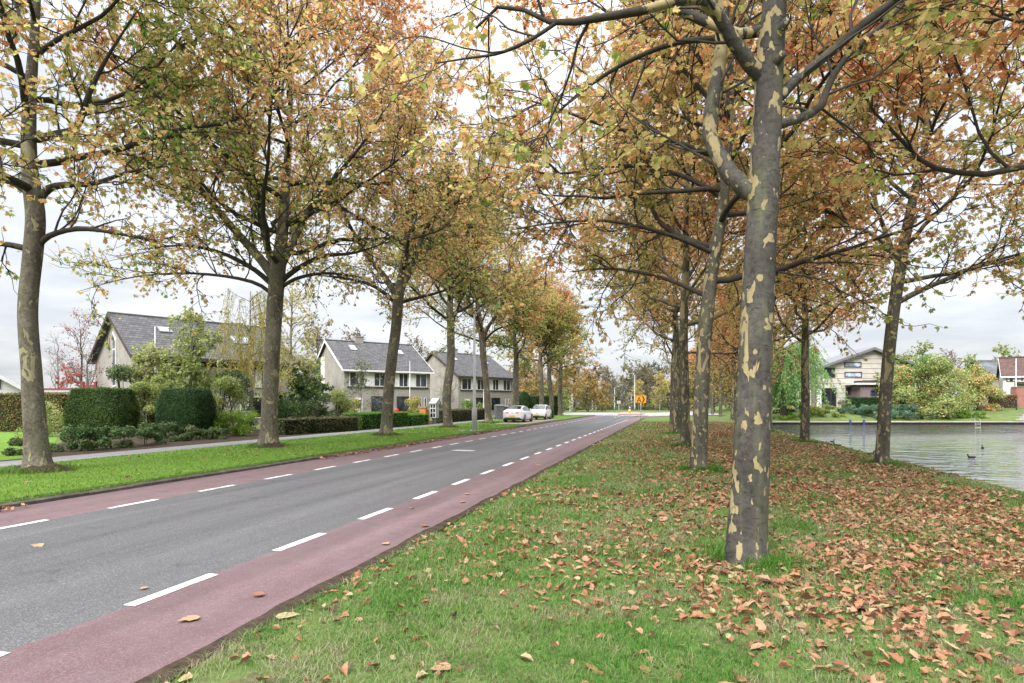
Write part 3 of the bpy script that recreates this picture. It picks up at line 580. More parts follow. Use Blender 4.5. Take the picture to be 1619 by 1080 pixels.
# pond and far bank
poly('pond', 'pond_water', [ST(8.1, -20)] + [ST(7.9, 40)] + [(24, BANK+.1), (24.4, BANK+.3), (170, BANK+.3), (170, -20)], WATER)
tag(MB().box(23.2, 170, BANK-.08, BANK+1.3, -.20, -.13).build('quay_deck', 'pale_concrete'), kind='structure')
qb = MB(); x = 23.3
rq = random.Random(3)
while x < 130: qb.box(x, x+.72, BANK+.02, BANK+.10, -1.2, -.215-rq.random()*.03); x += .75
tag(qb.build('quay_wall', 'dark_timber'), kind='structure')
poly('garden_path', 'path_paving', [(G(1573, 664.5, -.1)[0], 63.3), (G(1598, 664.5, -.1)[0], 63.3), (66.2, 74), (64.0, 74)], 0)
gp = C.objects['garden_path']
for v in gp.data.vertices: v.co.z = -.05 if v.co.y < 70 else 1.36
poly('garden_lawn', 'lawn_ground', [(52.8, 63.3), (90, 63.3), (96, 76), (66.2, 76)], 0)
gl = C.objects['garden_lawn.001']
for v in gl.data.vertices: v.co.z = -.06 if v.co.y < 70 else 1.40
# repaired patch with drain cover in the asphalt
x, y = G(733, 712.5); cv = MB(); cv.box(-.42, .42, -.22, .22, -.02, .008, 0); cv.box(-.3, .3, -.15, .15, .008, .012, 1)
dr = tag(cv.build('drain_cover', ['pale_concrete', 'grey_metal'], None, (x, y, 0)), 'pale rectangular drain cover set in the dark asphalt lane', 'drain cover'); dr.rotation_euler = (0, 0, -TH)

# ------------------------------------------------------------------ grass and fallen leaves
rng = np.random.default_rng(11)
def infrust(x, y, m=1.12): return (y > 1.2) & (np.abs(x) < y*.852*m+1.0)
def blades(xy, z, h, w, lean, rng, tint):
    m = len(xy); a = rng.uniform(0, 2*pi, m); d = np.stack([np.cos(a), np.sin(a), np.zeros(m)], 1); sd = np.stack([-np.sin(a), np.cos(a), np.zeros(m)], 1)
    b = np.c_[xy, z]; L = (lean*rng.uniform(.3, 1.6, m)*h)[:, None]*d; up = np.array([0, 0, 1.0])
    mid = b+up*(h*.6)[:, None]+L*.35; tip = b+up*(h*rng.uniform(.75, 1.0, m))[:, None]+L; ws = (w/2)[:, None]*sd
    V = np.stack([b-ws, b+ws, mid+ws*.75, mid-ws*.75, tip], 1).reshape(-1, 3); k = np.arange(m)*5
    return V, np.stack([k, k+1, k+2, k+3], 1), np.stack([k+3, k+2, k+4], 1), tint
def scatter(s0, s1, y0, y1, n):
    y = rng.uniform(y0, y1, n); s = rng.uniform(s0, s1, n); x = (s+y*SN)/CS; ok = infrust(x, y); return x[ok], y[ok]
TREE_R = [(1180, 888, .02, 0), (1106, 743.5, .0, 0), (1084, 707, 0, 0), (1070, 686, 0, 0), (1062.5, 672.5, 0, 0)]
TREE_L = [(58, 744), (425, 706), (609, 688)]
RT = [G(px, py, .03) for px, py, *_ in TREE_R]
PT = [G(1395, 735, -.12), G(1272, 700, -.12), ST(6.2, 42.5), ST(6.2, 53.5), ST(6.4, 69), ST(6.4, 85), ST(6.4, 101)]
LT = [G(px, py, .12) for px, py in TREE_L]
for px in (708, 773, 816, 855, 871, 886): LT.append((lambda k: ((px-CX)/F*k, k))(15.25/(.265-(px-CX)/F)))
Vs, Q4, Q3, T4, off = [], [], [], [], 0
def addblades(xs, ys, h, w, lean, tint, zoff=0.0, zf=None):
    global off
    z = (gz(xs, ys) if zf is None else np.full(len(xs), zf))+zoff-.01; V, q, t3, tt = blades(np.c_[xs, ys], z, h, w, lean, rng, tint)
    Vs.append(V); Q4.append(q+off); Q3.append(t3+off); T4.append(tt); off += len(V)
def vtint(xs, ys):
    dry = .45*fbm(xs*.8, ys*.8, 21)+.55*fbm(xs*3.3, ys*3.3, 22); return np.clip(.33+2.1*(dry-.47)+rng.normal(0, .26, len(xs)), .01, .99)
for y0, y1, dn, wm in ((2.2, 5.5, 5200, 1), (5.5, 9, 2600, 1.3), (9, 16, 1000, 2.0), (16, 30, 330, 3.6), (30, 58, 90, 7)):
    xs, ys = scatter(-3.12, 8.1, y0, y1, int(dn*11.2*(y1-y0)))
    s, _ = toST(xs, ys); bare = fbm(xs*1.1, ys*1.1, 33); keep = rng.uniform(0, 1, len(xs)) < np.clip(1.1-2.6*(bare-.45), .12, 1); xs, ys = xs[keep], ys[keep]
    m = len(xs); tall = .55+.9*vnoise(xs*1.3, ys*1.3, 40); addblades(xs, ys, tall*rng.uniform(.022, .07, m)*min(wm, 1.3), rng.uniform(.003, .006, m)*wm, rng.uniform(.5, 1.5, m), vtint(xs, ys))
for (tx, ty), r0, n in [(p, .23, 2200) for p in RT[:4]]+[(p, .24, 1800) for p in PT[:3]]:      # rank tufts round the trunks
    a = rng.uniform(0, 2*pi, n); r = r0+np.abs(rng.normal(0, .22, n)); xs, ys = tx+r*np.cos(a), ty+r*np.sin(a)
    k = vnoise(a*1.3, r*0+tx, 5) > .35; xs, ys = xs[k], ys[k]; m = len(xs); f = max(1, ty/9)
    addblades(xs, ys, rng.uniform(.07, .20, m), rng.uniform(.004, .007, m)*f, rng.uniform(.4, 1.2, m), np.clip(rng.normal(.18, .12, m), .01, .5))
V = np.concatenate(Vs); tag(link('grass', mesh_from('grass', V, [(np.concatenate(Q4), 0), (np.concatenate(Q3), 0)], ['grass_blade'], False, np.concatenate(T4+T4))), kind='stuff')
Vs, Q4, Q3, T4, off = [], [], [], [], 0
for y0, y1, dn, wm in ((8, 18, 420, 2.4), (18, 32, 210, 4), (32, 58, 70, 8)):
    xs, ys = scatter(-16.7, -10.9, y0, y1, int(dn*5.8*(y1-y0))); s, tt = toST(xs, ys); k = ~((s > -13.9) & (tt > lt0) & (tt < lt1)); xs, ys = xs[k], ys[k]; m = len(xs)
    addblades(xs, ys, rng.uniform(.025, .05, m)*(1+.15*wm), rng.uniform(.003, .006, m)*wm, rng.uniform(.5, 1.5, m), np.clip(fbm(xs*.7, ys*.7, 9)+rng.normal(0, .15, m), .01, .99), 0, .107)
xs, ys = scatter(-11.02, -10.80, 8, 60, 16000); m = len(xs); addblades(xs, ys, rng.uniform(.03, .09, m), rng.uniform(.006, .012, m), rng.uniform(.5, 1.6, m), rng.uniform(0, .5, m), 0, .10)
for i, (tx, ty) in enumerate(LT[:6]):
    n = 1100 if i < 2 else 500; a = rng.uniform(0, 2*pi, n); r = .42+np.abs(rng.normal(0, .22, n)); xs, ys = tx+r*np.cos(a), ty+r*np.sin(a); k = vnoise(a*1.5, r*0+tx, 6) > .3; xs, ys = xs[k], ys[k]; m = len(xs)
    addblades(xs, ys, rng.uniform(.06, .2, m), rng.uniform(.008, .014, m)*max(1, ty/20), rng.uniform(.4, 1.4, m), rng.uniform(0, .4, m), 0, .12)
V = np.concatenate(Vs); tag(link('lawn_grass', mesh_from('lawn_grass', V, [(np.concatenate(Q4), 0), (np.concatenate(Q3), 0)], ['lawn_blade'], False, np.concatenate(T4+T4))), kind='stuff')
for tx, ty in LT[:6]:                                # earth mounds round the street trees
    a = np.linspace(0, 2*pi, 24, endpoint=False); R = [(.2, .18), (.38, .14), (.52, .07), (.66, .0)]
    V = [(tx+r*1.15*cos(x)*(1+.22*sin(3*x+tx)), ty+r*cos(0)*sin(x)*(1+.2*sin(2*x+ty)), .10+z*(.8+.5*float(vnoise(x*2, r*5+tx, 3)))) for r, z in R for x in a]
    tag(link('soil_mound', mesh_from('soil_mound', V, [(np.array([(i*24+j, i*24+(j+1) % 24, (i+1)*24+(j+1) % 24, (i+1)*24+j) for i in range(3) for j in range(24)]), 0)], ['soil'], True)), kind='structure')

def curled(rng, xy, z, size, tilt_=.28, up=2.5, fold=1.0, curl=.8):
    m = len(xy); a = rng.uniform(0, 2*pi, m); d = np.stack([np.cos(a), np.sin(a), rng.normal(0, tilt_, m)], 1); d = nrm(d); n = perp(rng, d, up); n = nrm(n)
    return maple(rng, np.c_[xy, z], d, n, size, fold, curl, LIT, .65 if fold > .5 else .15)
def lden(x, y):
    s = x*CS-y*SN; base = np.interp(s, [-3.2, -2.6, -1.5, -.3, .9, 2, 5.8, 7.2, 8], [36, 62, 105, 125, 250, 360, 370, 270, 140]); pt = fbm(x*.75, y*.75, 51)
    lane = 1-.75*np.exp(-((s-7.0-(fbm(y*.3, y*0, 2)-.5))/.7)**2)
    return base*np.clip(.32+2.6*(pt-.33), .08, 1.6)*lane*np.interp(y, [0, 12, 30, 55], [1, .9, .6, .35])
n = 340000; xs, ys = scatter(-3.1, 8.0, 2.2, 56, n); area = 11.1*(56-2.2)/n; k = rng.uniform(0, 1, len(xs)) < lden(xs, ys)*area; xs, ys = xs[k], ys[k]
for p in RT+PT:
    kk = (xs-p[0])**2+(ys-p[1])**2 > .09; xs, ys = xs[kk], ys[kk]
lx, ly = scatter(-16.5, -11, 10, 45, 420); k = fbm(lx*.5, ly*.5, 4) > .5; lx, ly = lx[k], ly[k]
kx, ky = scatter(-10.74, -10.4, 8, 46, 2200); k = vnoise(kx*.0+ky*.55, ky*0, 8) > .5; kx, ky = kx[k], ky[k]
zz = np.concatenate([gz(xs, ys)+rng.uniform(.002, .035, len(xs)), np.full(len(lx), .14)+rng.uniform(0, .02, len(lx)), np.full(len(kx), .02)+rng.uniform(0, .03, len(kx))])
xs, ys = np.concatenate([xs, lx, kx]), np.concatenate([ys, ly, ky]); size = .045+.12*rng.beta(1.3, 3.4, len(xs))
order = np.argsort(-(size/np.hypot(xs, ys))); xs, ys, zz, size = xs[order], ys[order], zz[order], size[order]; NI = 285
V, Fm = curled(rng, np.c_[xs[NI:], ys[NI:]], zz[NI:], size[NI:]); tint = np.clip(rng.normal(.52, .21, len(xs)-NI)+(rng.uniform(0, 1, len(xs)-NI) < .10)*-.35, .01, .99)
tag(link('fallen_leaves', mesh_from('fallen_leaves', V, [(Fm, 0)], ['litter_leaf'], False, np.repeat(tint, 2))), kind='stuff')
lv = []
for i in range(12):                                  # a dozen leaf shapes, shared by the single leaves nearest the path
    V, Fm = curled(rng, np.zeros((1, 2)), np.zeros(1), np.ones(1), .22); lv.append(mesh_from('leaf', V, [(Fm, 0)], ['litter_leaf'], False, np.repeat([(.5, .3, .65, .42, .08, .75, .55, .6, .36, .48, .68, .2)[i]], 2)))
for i in range(NI):
    o = link('leaf', lv[i % 12], None, (xs[i], ys[i], zz[i])); o.rotation_euler = (rng.normal(0, .15), rng.normal(0, .15), rng.uniform(0, 6.28)); o.scale = (size[i],)*3
    tag(o, 'curled fallen plane leaf lying among others on the grass verge', 'leaf', 'fallen leaves lying on the grass verge')
flat = []
for i in range(12):                                  # flatter ones on the hard road
    V, Fm = curled(rng, np.zeros((1, 2)), np.zeros(1), np.ones(1), .05, 9, .25, .35); flat.append(mesh_from('leaf', V, [(Fm, 0)], ['litter_leaf'], False, np.repeat([(.35, .3, .7, .25, .08, .6, .55, .6, .36, .28, .68, .06)[i]], 2)))
for px, py, sz, k, lab in ((313, 973, .17, 9, 'tan leaf lying flat on the red strip beside a white dash'), (418, 939, .11, 2, 'folded rust leaf in the middle of the red strip'),
        (437, 973, .19, 11, 'pale yellow leaf on the soil edge of the red strip'), (58, 860, .16, 3, 'flat ochre leaf on the grey asphalt lane'), (222, 929, .08, 9, 'tiny tan leaf on the asphalt beside a long white dash'),
        (736, 780, .13, 0, 'small brown leaf on the red strip near the grass edge'), (735, 792, .14, 5, 'brown leaf at the edge of red strip and grass'), (648, 803, .08, 1, 'tiny pale leaf on the red strip between two white dashes'),
        (677, 830, .13, 2, 'rust leaf on the red strip close to the soil edge'), (607, 860, .12, 9, 'tan leaf on the red strip against the soil edge'), (855, 735, .18, 6, 'orange leaf on the far red strip by the verge')):
    x, y = G(px, py, .02); o = link('leaf', flat[k], None, (x, y, .02)); o.scale = (sz,)*3; o.rotation_euler = (0, 0, px*1.7); tag(o, lab, 'leaf', 'leaves lying on the road')
# ------------------------------------------------------------------ plane trees
def rel(pts, base):                                  # photo pixel + depth + radius rows -> local limb rows
    out = []
    for px, py, d, r in pts: x, y, z = W(px, py, d); out.append((x-base[0], y-base[1], z-base[2], r))
    return out
b = (*RT[0], .0); D = RT[0][1]
TR1 = rel([(1178, 900, D, .222), (1180, 862, D, .21), (1187, 740, D, .192), (1192, 600, D, .178), (1199, 450, D, .168), (1207, 300, D, .158), (1213, 180, D, .15), (1218, 90, D, .14), (1226, -20, D, .12), (1236, -220, D+.1, .09), (1240, -480, D+.2, .05), (1244, -700, D+.2, .02)], b)
L1 = [rel(p, b) for p in (
    [(1206, 330, D, .08), (1195, 308, D, .10), (1165, 288, D+.1, .10), (1138, 250, D+.2, .095), (1121, 208, D+.3, .088), (1130, 150, D+.4, .085), (1139, 90, D+.5, .08), (1143, 20, D+.5, .075), (1148, -90, D+.6, .065), (1135, -260, D+.6, .045), (1120, -420, D+.7, .015)],
    [(1213, 140, D, .07), (1205, 122, D, .085), (1180, 95, D-.1, .078), (1150, 50, D-.2, .07), (1128, 14, D-.3, .062), (1095, -6, D-.4, .055), (1040, 12, D-.5, .047), (985, 22, D-.5, .042), (925, 32, D-.5, .036), (880, 38, D-.4, .03), (835, 18, D-.3, .024), (790, 10, D-.2, .018), (752, 45, D-.1, .012)],
    [(880, 36, D-.4, .022), (840, 62, D-.4, .02), (790, 84, D-.3, .016), (740, 92, D-.2, .012), (690, 100, D-.1, .007)],
    [(1215, 165, D, .06), (1236, 150, D, .06), (1262, 122, D, .055), (1310, 86, D-.1, .05), (1365, 38, D-.2, .046), (1425, -8, D-.3, .04), (1510, -80, D-.4, .025), (1600, -150, D-.4, .01)],
    [(1216, 205, D, .05), (1238, 195, D, .052), (1268, 186, D+.3, .05), (1298, 168, D+.5, .046), (1312, 130, D+.7, .04), (1340, 88, D+.9, .035), (1395, 40, D+1.1, .03), (1450, -10, D+1.3, .02), (1540, -60, D+1.5, .008)],
    [(1222, 10, D, .08), (1180, -60, D+.4, .06), (1080, -160, D+.8, .045), (960, -240, D+1, .02)],
    [(1140, 60, D+.5, .04), (1060, 70, D+.9, .034), (970, 110, D+1.2, .026), (890, 170, D+1.5, .016), (830, 240, D+1.7, .006)],
    [(1225, -30, D, .07), (1300, -120, D-.4, .05), (1400, -230, D-.8, .02)])]
g = grow(3, knob=.018, clear=True, trunk=TR1, limbs=L1, nl=11, fork=6.2, r=.2, L0=4.4, L1=2.6, e0=8, e1=55, tint=(.36, .60), bark='bark_mottled', leaf=(.07, .125), twig=5.6, lpt=6.1, sub=1.9, dens=(.8, 1), r2=.018, l3=(.4, .9))
r = tree('plane_tree', 'thick plane tree with cream bark patches standing in the fallen leaves', 'tree', b, g, group='plane trees of the verge row')
st = MB()
for (px, py, dx) in ((1216, 112, .02), (1224, 62, .0)):
    st = MB(); p = np.array(W(px, py, D))-np.array(b); q = p+np.array((dx+.03, -.24, .05)); st.cyl(p, q, .05, .04, 12)
    st.build('branch_stub', 'bark_mottled', r, None, True)
gR2 = grow(12, trunk=rel([(1104, 750, RT[1][1], .215), (1106, 700, RT[1][1], .20), (1112, 560, RT[1][1], .185), (1124, 440, RT[1][1], .165), (1142, 330, RT[1][1], .145), (1152, 220, RT[1][1], .115), (1156, 60, RT[1][1], .07), (1160, -120, RT[1][1], .02)], (*RT[1], 0)),
    limbs=[rel([(px, py, RT[1][1]+dd, r_) for px, py, dd, r_ in q], (*RT[1], 0)) for q in (
        [(1151, 255, 0, .075), (1060, 222, -.4, .06), (960, 200, -.8, .045), (870, 168, -1, .028), (795, 150, -1, .008)], [(1146, 312, 0, .075), (1070, 275, .3, .06), (980, 262, .6, .045), (880, 275, .8, .028), (785, 262, 1, .008)],
        [(1132, 402, 0, .07), (1060, 372, -.3, .056), (970, 350, -.5, .042), (880, 352, -.7, .026), (795, 366, -.8, .008)], [(1153, 200, 0, .07), (1090, 120, .5, .055), (1010, 55, .9, .042), (930, 0, 1.2, .026), (850, -50, 1.5, .008)], [(1120, 470, 0, .06), (1050, 440, .5, .05), (970, 425, 1, .035), (900, 430, 1.5, .01)])],
    nl=18, fork=5.4, L0=6.6, L1=3.4, e0=8, e1=60, bark='bark_verge', tint=(.40, .62), lpt=10.5, dens=(.6, 1), sub=2.1, twig=7.0, leaf=(0.075, 0.137))
tree('plane_tree', 'verge plane tree next behind the thick mottled one, long cream scar low on its trunk', 'tree', (*RT[1], 0), gR2, group='plane trees of the verge row')
gR3 = grow(23, h=16.5, fork=5.2, r=.205, nl=21, L0=7.2, L1=3.4, e0=10, bark='bark_verge', tint=(.40, .62), lpt=10.5, sub=2.0, twig=6.8, leaf=(0.083, 0.141), lean=.35)
R3 = tree('plane_tree', 'third plane tree of the verge row, slim trunk seen just beside the scarred one', 'tree', (*RT[2], 0), gR3, 2.1, group='plane trees of the verge row')
gR4 = grow(31, h=16.5, fork=5.0, r=.2, nl=20, L0=7.4, L1=3.4, e0=10, bark='bark_verge', tint=(.36, .58), lpt=10.5, sub=2.0, twig=6.8, leaf=(0.083, 0.141), lean=.3)
R4 = tree('plane_tree', 'fourth verge plane tree with low boughs reaching over the road beside the orange sign', 'tree', (*RT[3], 0), gR4, .4, group='plane trees of the verge row')
R5 = dup(R3, (*RT[4], 0), 3.9, 'slim verge plane tree half hidden behind its row, close to the orange arrow sign'); 
gP1 = grow(44, trunk=rel([(1394, 742, PT[0][1], .205), (1396, 700, PT[0][1], .185), (1402, 600, PT[0][1], .172), (1412, 500, PT[0][1], .165), (1424, 420, PT[0][1], .16), (1440, 330, PT[0][1], .13), (1462, 230, PT[0][1], .09), (1470, 80, PT[0][1], .05), (1475, -40, PT[0][1], .015)], (*PT[0], -.13)),
    limbs=[rel([(1416, 480, PT[0][1], .09), (1450, 462, PT[0][1], .08), (1500, 440, PT[0][1]-.3, .065), (1560, 415, PT[0][1]-.5, .05), (1640, 395, PT[0][1]-.8, .03), (1700, 370, PT[0][1]-1, .01)], (*PT[0], -.13)),
           rel([(1424, 430, PT[0][1], .08), (1405, 380, PT[0][1], .07), (1385, 320, PT[0][1]-.3, .05), (1378, 250, PT[0][1]-.6, .03), (1360, 170, PT[0][1]-.8, .01)], (*PT[0], -.13))],
    nl=19, fork=6.0, r=.2, L0=5.6, L1=3.4, e0=12, e1=60, bark='bark_verge', tint=(.42, .62), lpt=14.3, leaf=(0.075, 0.137), dens=(.6, 1), sub=2.1, twig=7.0)
tree('plane_tree', 'plane tree at the water edge with a long low bough stretching over the pond', 'tree', (*PT[0], -.13), gP1, group='plane trees along the pond')
gP2 = grow(52, h=12.5, fork=4.9, r=.21, nl=19, L0=5.0, L1=2.8, e0=15, bark='bark_verge', tint=(.46, .62), lpt=11.9, sub=2.0, twig=6.8, leaf=(0.083, 0.149), lean=.2)
P2 = tree('plane_tree', 'plane tree at the pond edge standing before the pale modern house', 'tree', (*PT[1], -.13), gP2, .7, group='plane trees along the pond')
for i, (rz, sc, lab) in enumerate(((2.4, 1.0, 'pond side plane tree mostly hidden behind the thick mottled trunk'), (4.2, .95, 'pond side plane tree peeping past the mottled trunk by the weeping willow'), (1.1, 1.0, 'pale trunked plane tree on the verge in front of the brown fence'),
        (5.2, 1.0, 'second pale trunked plane tree by the brown fence, slimmer in view'), (3.1, 1.05, 'last pale trunked plane tree of the pond row near the bright grass'))):
    x, y = PT[i+2]; dup(P2, (x, y, float(gz(x, y))), rz, lab, sc)

x, y = ST(6.7, 10.6); dup(P2, (x, y, float(gz(x, y))), 2.0, 'overhanging plane tree with its trunk out of view, boughs reaching in above the pond bank', (1.15, 1.08))
BASE_L = [(*p, .11) for p in LT]
def lt(i, rows):
    d = BASE_L[i][1]; return rel([(a, b_, d, r_) for a, b_, r_ in rows], BASE_L[i])
grp = 'plane trees on the street lawn'
gT1 = grow(61, trunk=lt(0, [(60, 752, .285), (57, 700, .25), (50, 590, .215), (44, 490, .205), (52, 400, .205), (56, 340, .205), (47, 270, .175), (46, 180, .145), (52, 90, .11), (60, -40, .07), (66, -260, .02)]),
    limbs=[lt(0, [(55, 330, .10), (75, 300, .09), (105, 292, .08), (150, 290, .06), (210, 270, .035), (280, 262, .012)]), lt(0, [(54, 395, .08), (80, 372, .07), (130, 362, .055), (200, 372, .035), (270, 390, .012)]), lt(0, [(58, 220, .10), (90, 212, .09), (122, 200, .075), (140, 150, .06), (170, 90, .04), (215, 20, .015)]),
           lt(0, [(50, 310, .10), (25, 290, .085), (-10, 280, .07), (-70, 260, .04), (-130, 250, .012)]), lt(0, [(48, 395, .08), (20, 388, .07), (-20, 380, .05), (-80, 350, .02)])],
    nl=19, fork=7.3, r=.33, h=15.5, L0=6.6, L1=3.8, e0=5, e1=50, tint=(.28, .50), lpt=9.9, leaf=(0.075, 0.137), sub=2.1, twig=7.4)
tree('plane_tree', 'stout grey plane tree on the lawn in front of the beech hedge', 'tree', BASE_L[0], gT1, group=grp)
gT2 = grow(74, trunk=lt(1, [(424, 712, .37), (425, 680, .315), (428, 600, .29), (433, 510, .285), (438, 440, .29), (446, 370, .22), (452, 290, .16), (458, 190, .10), (460, 60, .03)]),
    limbs=[lt(1, [(437, 445, .19), (412, 410, .17), (372, 365, .14), (330, 315, .11), (290, 262, .08), (255, 200, .05), (230, 150, .02)]), lt(1, [(438, 440, .15), (420, 380, .13), (408, 320, .10), (395, 250, .07), (372, 170, .04), (360, 110, .015)]),
           lt(1, [(440, 430, .17), (465, 380, .14), (490, 330, .11), (530, 280, .08), (575, 225, .05), (610, 170, .02)]), lt(1, [(438, 450, .12), (470, 425, .10), (510, 405, .08), (560, 400, .05), (620, 380, .015)]),
           lt(1, [(436, 455, .11), (400, 425, .09), (350, 400, .07), (290, 388, .05), (220, 395, .02)]), lt(1, [(436, 470, .08), (405, 448, .07), (350, 436, .055), (280, 432, .04), (200, 440, .025), (120, 462, .008)]), lt(1, [(437, 460, .08), (470, 440, .07), (520, 432, .05), (580, 440, .02)])],
    nl=20, fork=7.2, r=.3, h=15.5, L0=7.8, L1=5.4, e0=0, e1=48, tint=(.36, .66), lpt=8.4, dens=(.6, 1), sub=1.9, twig=6.8, leaf=(0.083, 0.141), up=.035)
tree('plane_tree', 'plane tree with rust orange crown on the lawn beside the dark barrel yew', 'tree', BASE_L[1], gT2, group=grp)
gT3 = grow(88, trunk=lt(2, [(609, 693, .34), (612, 660, .29), (617, 590, .27), (626, 520, .265), (630, 470, .27), (640, 410, .19), (648, 330, .13), (655, 230, .07), (655, 130, .02)]),
    limbs=[lt(2, [(629, 475, .17), (610, 440, .15), (585, 410, .12), (560, 370, .09), (535, 320, .06), (510, 270, .02)]), lt(2, [(632, 465, .16), (652, 420, .14), (670, 370, .11), (700, 320, .07), (730, 270, .02)]), lt(2, [(628, 480, .11), (590, 452, .09), (545, 440, .06), (500, 435, .02)])],
    nl=19, fork=7.2, r=.29, h=15.5, L0=6.6, L1=3.8, e0=8, tint=(.30, .56), lpt=9.1, sub=1.9, twig=7.0, leaf=(0.083, 0.146))
T3 = tree('plane_tree', 'plane tree leaning over the lawn before the bright clipped box hedge', 'tree', BASE_L[2], gT3, group=grp)
gT4 = grow(95, h=15.5, fork=7.2, r=.32, nl=19, L0=6.6, L1=3.8, e0=20, tint=(.34, .56), lpt=12.1, lean=.7, sub=2.1, twig=7.4, leaf=(0.091, 0.149))
T4 = tree('plane_tree', 'plane tree between the little book cabinet and the tall street lamp', 'tree', BASE_L[3], gT4, 1.0, group=grp)
gT6 = grow(99, h=14.5, fork=6.4, r=.31, nl=17, L0=5.6, L1=3.2, e0=15, tint=(.30, .46), tsd=.12, lpt=13.6, dens=(.75, 1), leaf=(0.108, 0.183), sub=2.0, twig=6.8, lean=.5)
dup(T3, BASE_L[4], 2.6, 'leaning plane tree between the tall street lamp and the white sedan')
T6 = tree('plane_tree', 'plane tree rising straight behind the roof of the white sedan', 'tree', BASE_L[5], gT6, .3, group=grp)
dup(T6, BASE_L[6], 2.2, 'pale plane tree behind the white hatchback, next to the clipped hedge'); dup(T4, BASE_L[7], 4.0, 'thin dark trunked plane tree just beyond the white hatchback'); dup(T6, BASE_L[8], 4.4, 'last plane tree of the street lawn before the junction', (1.05, 1))

# ------------------------------------------------------------------ other trees
SM = dict(big=False, trunk=None, lean=.3, knob=.02)
def other(name, label, px, py_base, d, z0, seed, sc=1.0, group=None, **kw):
    return tree(name, label, 'tree', ((px-CX)/F*d, d, z0), grow(seed, **{**SM, **kw}), seed*1.3, group, sc)
weeper('birch_tree', 'yellow weeping birch beside the first house, behind the plane tree with rust crown', 'tree', ((395-CX)/F*38, 38, .1), 9.2, 2.5, 'gold_leaf', 5, 210, .13, .12, 15, .2)
other('birch_tree', 'taller upright yellowing birch between the first and second house', 462, 0, 44, .1, 111, h=11.5, fork=2.4, r=.17, nl=22, L0=2.6, L1=1.3, e0=30, e1=60, up=.0, lpt=7, sub=2.4, twig=5, leaf=(.10, .17), lmat='gold_leaf', tint=(.3, .6), r2=.018, bark='birch_bark', l3=(.4, .9), droop=1.2, dens=(.8, 1))
weeper('willow_tree', 'green weeping willow trailing to the water beside the modern house', 'tree', ((1238-CX)/F*66, 66, .1), 8.6, 4.3, 'willow_leaf', 7, 400, .26, .28, 13, .06, 'brown_bark')
other('red_maple', 'nearly bare tree with dark red leaves beside the first house gable', 128, 0, 47, .1, 101, h=8.6, fork=2.6, r=.12, nl=13, L0=2.8, L1=1.4, e0=30, e1=70, lpt=4, sub=3, twig=5.5, leaf=(.09, .15), lmat='red_leaf', tint=(.15, .5), r2=.02, bark='brown_bark', l3=(.3, .8), dens=(1, .5))
other('red_shrub', 'small bright red leaved bush at the maroon fence', 108, 0, 44, .1, 102, h=3.6, fork=.8, r=.05, nl=9, L0=1.3, L1=.8, lpt=18, sub=3, twig=6, leaf=(.1, .17), lmat='red_leaf', tint=(.6, .9), r2=.012, bark='brown_bark', l3=(.2, .5), dens=(1, 1))
other('garden_tree', 'loose multi stemmed tree with pale lime leaves behind the dark barrel yew', 298, 0, 34, .1, 103, h=6.6, fork=1.2, r=.09, nl=16, L0=2.3, L1=1.1, e0=25, e1=72, lpt=24, sub=3, twig=6.5, leaf=(.11, .20), lmat='pale_leaf', tint=(.35, .6), r2=.014, bark='brown_bark', l3=(.3, .7), dens=(1, .45))
other('garden_tree', 'airy pale leaved tree between the two clipped yews', 238, 0, 35, .1, 104, h=4.7, fork=.9, r=.07, nl=15, L0=1.9, L1=.9, e0=25, e1=70, lpt=24, sub=3, twig=6.5, leaf=(.11, .20), lmat='pale_leaf', tint=(.4, .65), r2=.012, bark='brown_bark', l3=(.3, .7), dens=(1, .6))
other('bare_tree', 'leafless knotty fruit tree above the bigger clipped yew', 140, 0, 39, .1, 105, h=4.8, fork=2.4, r=.13, nl=9, L0=1.6, L1=.8, e0=15, e1=60, lpt=.3, leaf=(.08, .12), lmat='gold_leaf', r2=.02, bark='grey_bark', l3=(.3, .6))
other('layered_tree', 'small dark green tree with layered boughs before the second house', 478, 0, 45, .1, 106, h=4.4, fork=1.6, r=.11, nl=14, L0=2.3, L1=1.0, e0=4, e1=35, up=.0, lpt=20, sub=2.6, twig=6, leaf=(.12, .2), lmat='dark_leaf', tint=(.45, .75), r2=.02, bark='brown_bark', l3=(.3, .6), dens=(1, 1))
other('garden_tree', 'thin grey leaved sapling against the second house facade', 572, 0, 50, .1, 107, h=5.2, fork=1.2, r=.06, nl=12, L0=1.5, L1=.8, e0=35, e1=70, lpt=6, sub=2.6, twig=6, leaf=(.10, .17), lmat='dull_leaf', tint=(.5, .8), r2=.014, bark='grey_bark', l3=(.3, .7))
other('bare_tree', 'leafless climber-like tree spreading against the third house gable', 712, 0, 70, .1, 108, h=5.6, fork=1.2, r=.09, nl=14, L0=2.6, L1=1.2, e0=20, e1=60, lpt=.1, leaf=(.1, .15), lmat='dull_leaf', r2=.03, bark='brown_bark', l3=(.5, 1.0))
other('bare_tree', 'fine twigged bare tree on the skyline beside the stout grey plane tree', 92, 0, 70, .1, 109, h=9.5, fork=2.5, r=.14, nl=13, L0=3.2, L1=1.6, e0=35, e1=70, lpt=.2, leaf=(.1, .15), lmat='red_leaf', r2=.03, bark='grey_bark', l3=(.5, 1.1))
BG = dict(big=False, lean=.4, nl=16, sub=1.5, twig=2.8, r2=.05, l3=(.8, 1.6), knob=.02, e0=20, e1=66, wob=.15)
pro = {}
pro['ochre'] = grow(201, **{**BG, **dict(h=11.5, fork=1.4, r=.22, L0=5.0, L1=2.4, e0=5, lpt=19, leaf=(.22, .40), lmat='ochre_leaf', tint=(.22, .6), dens=(1, 1), bark='brown_bark')})
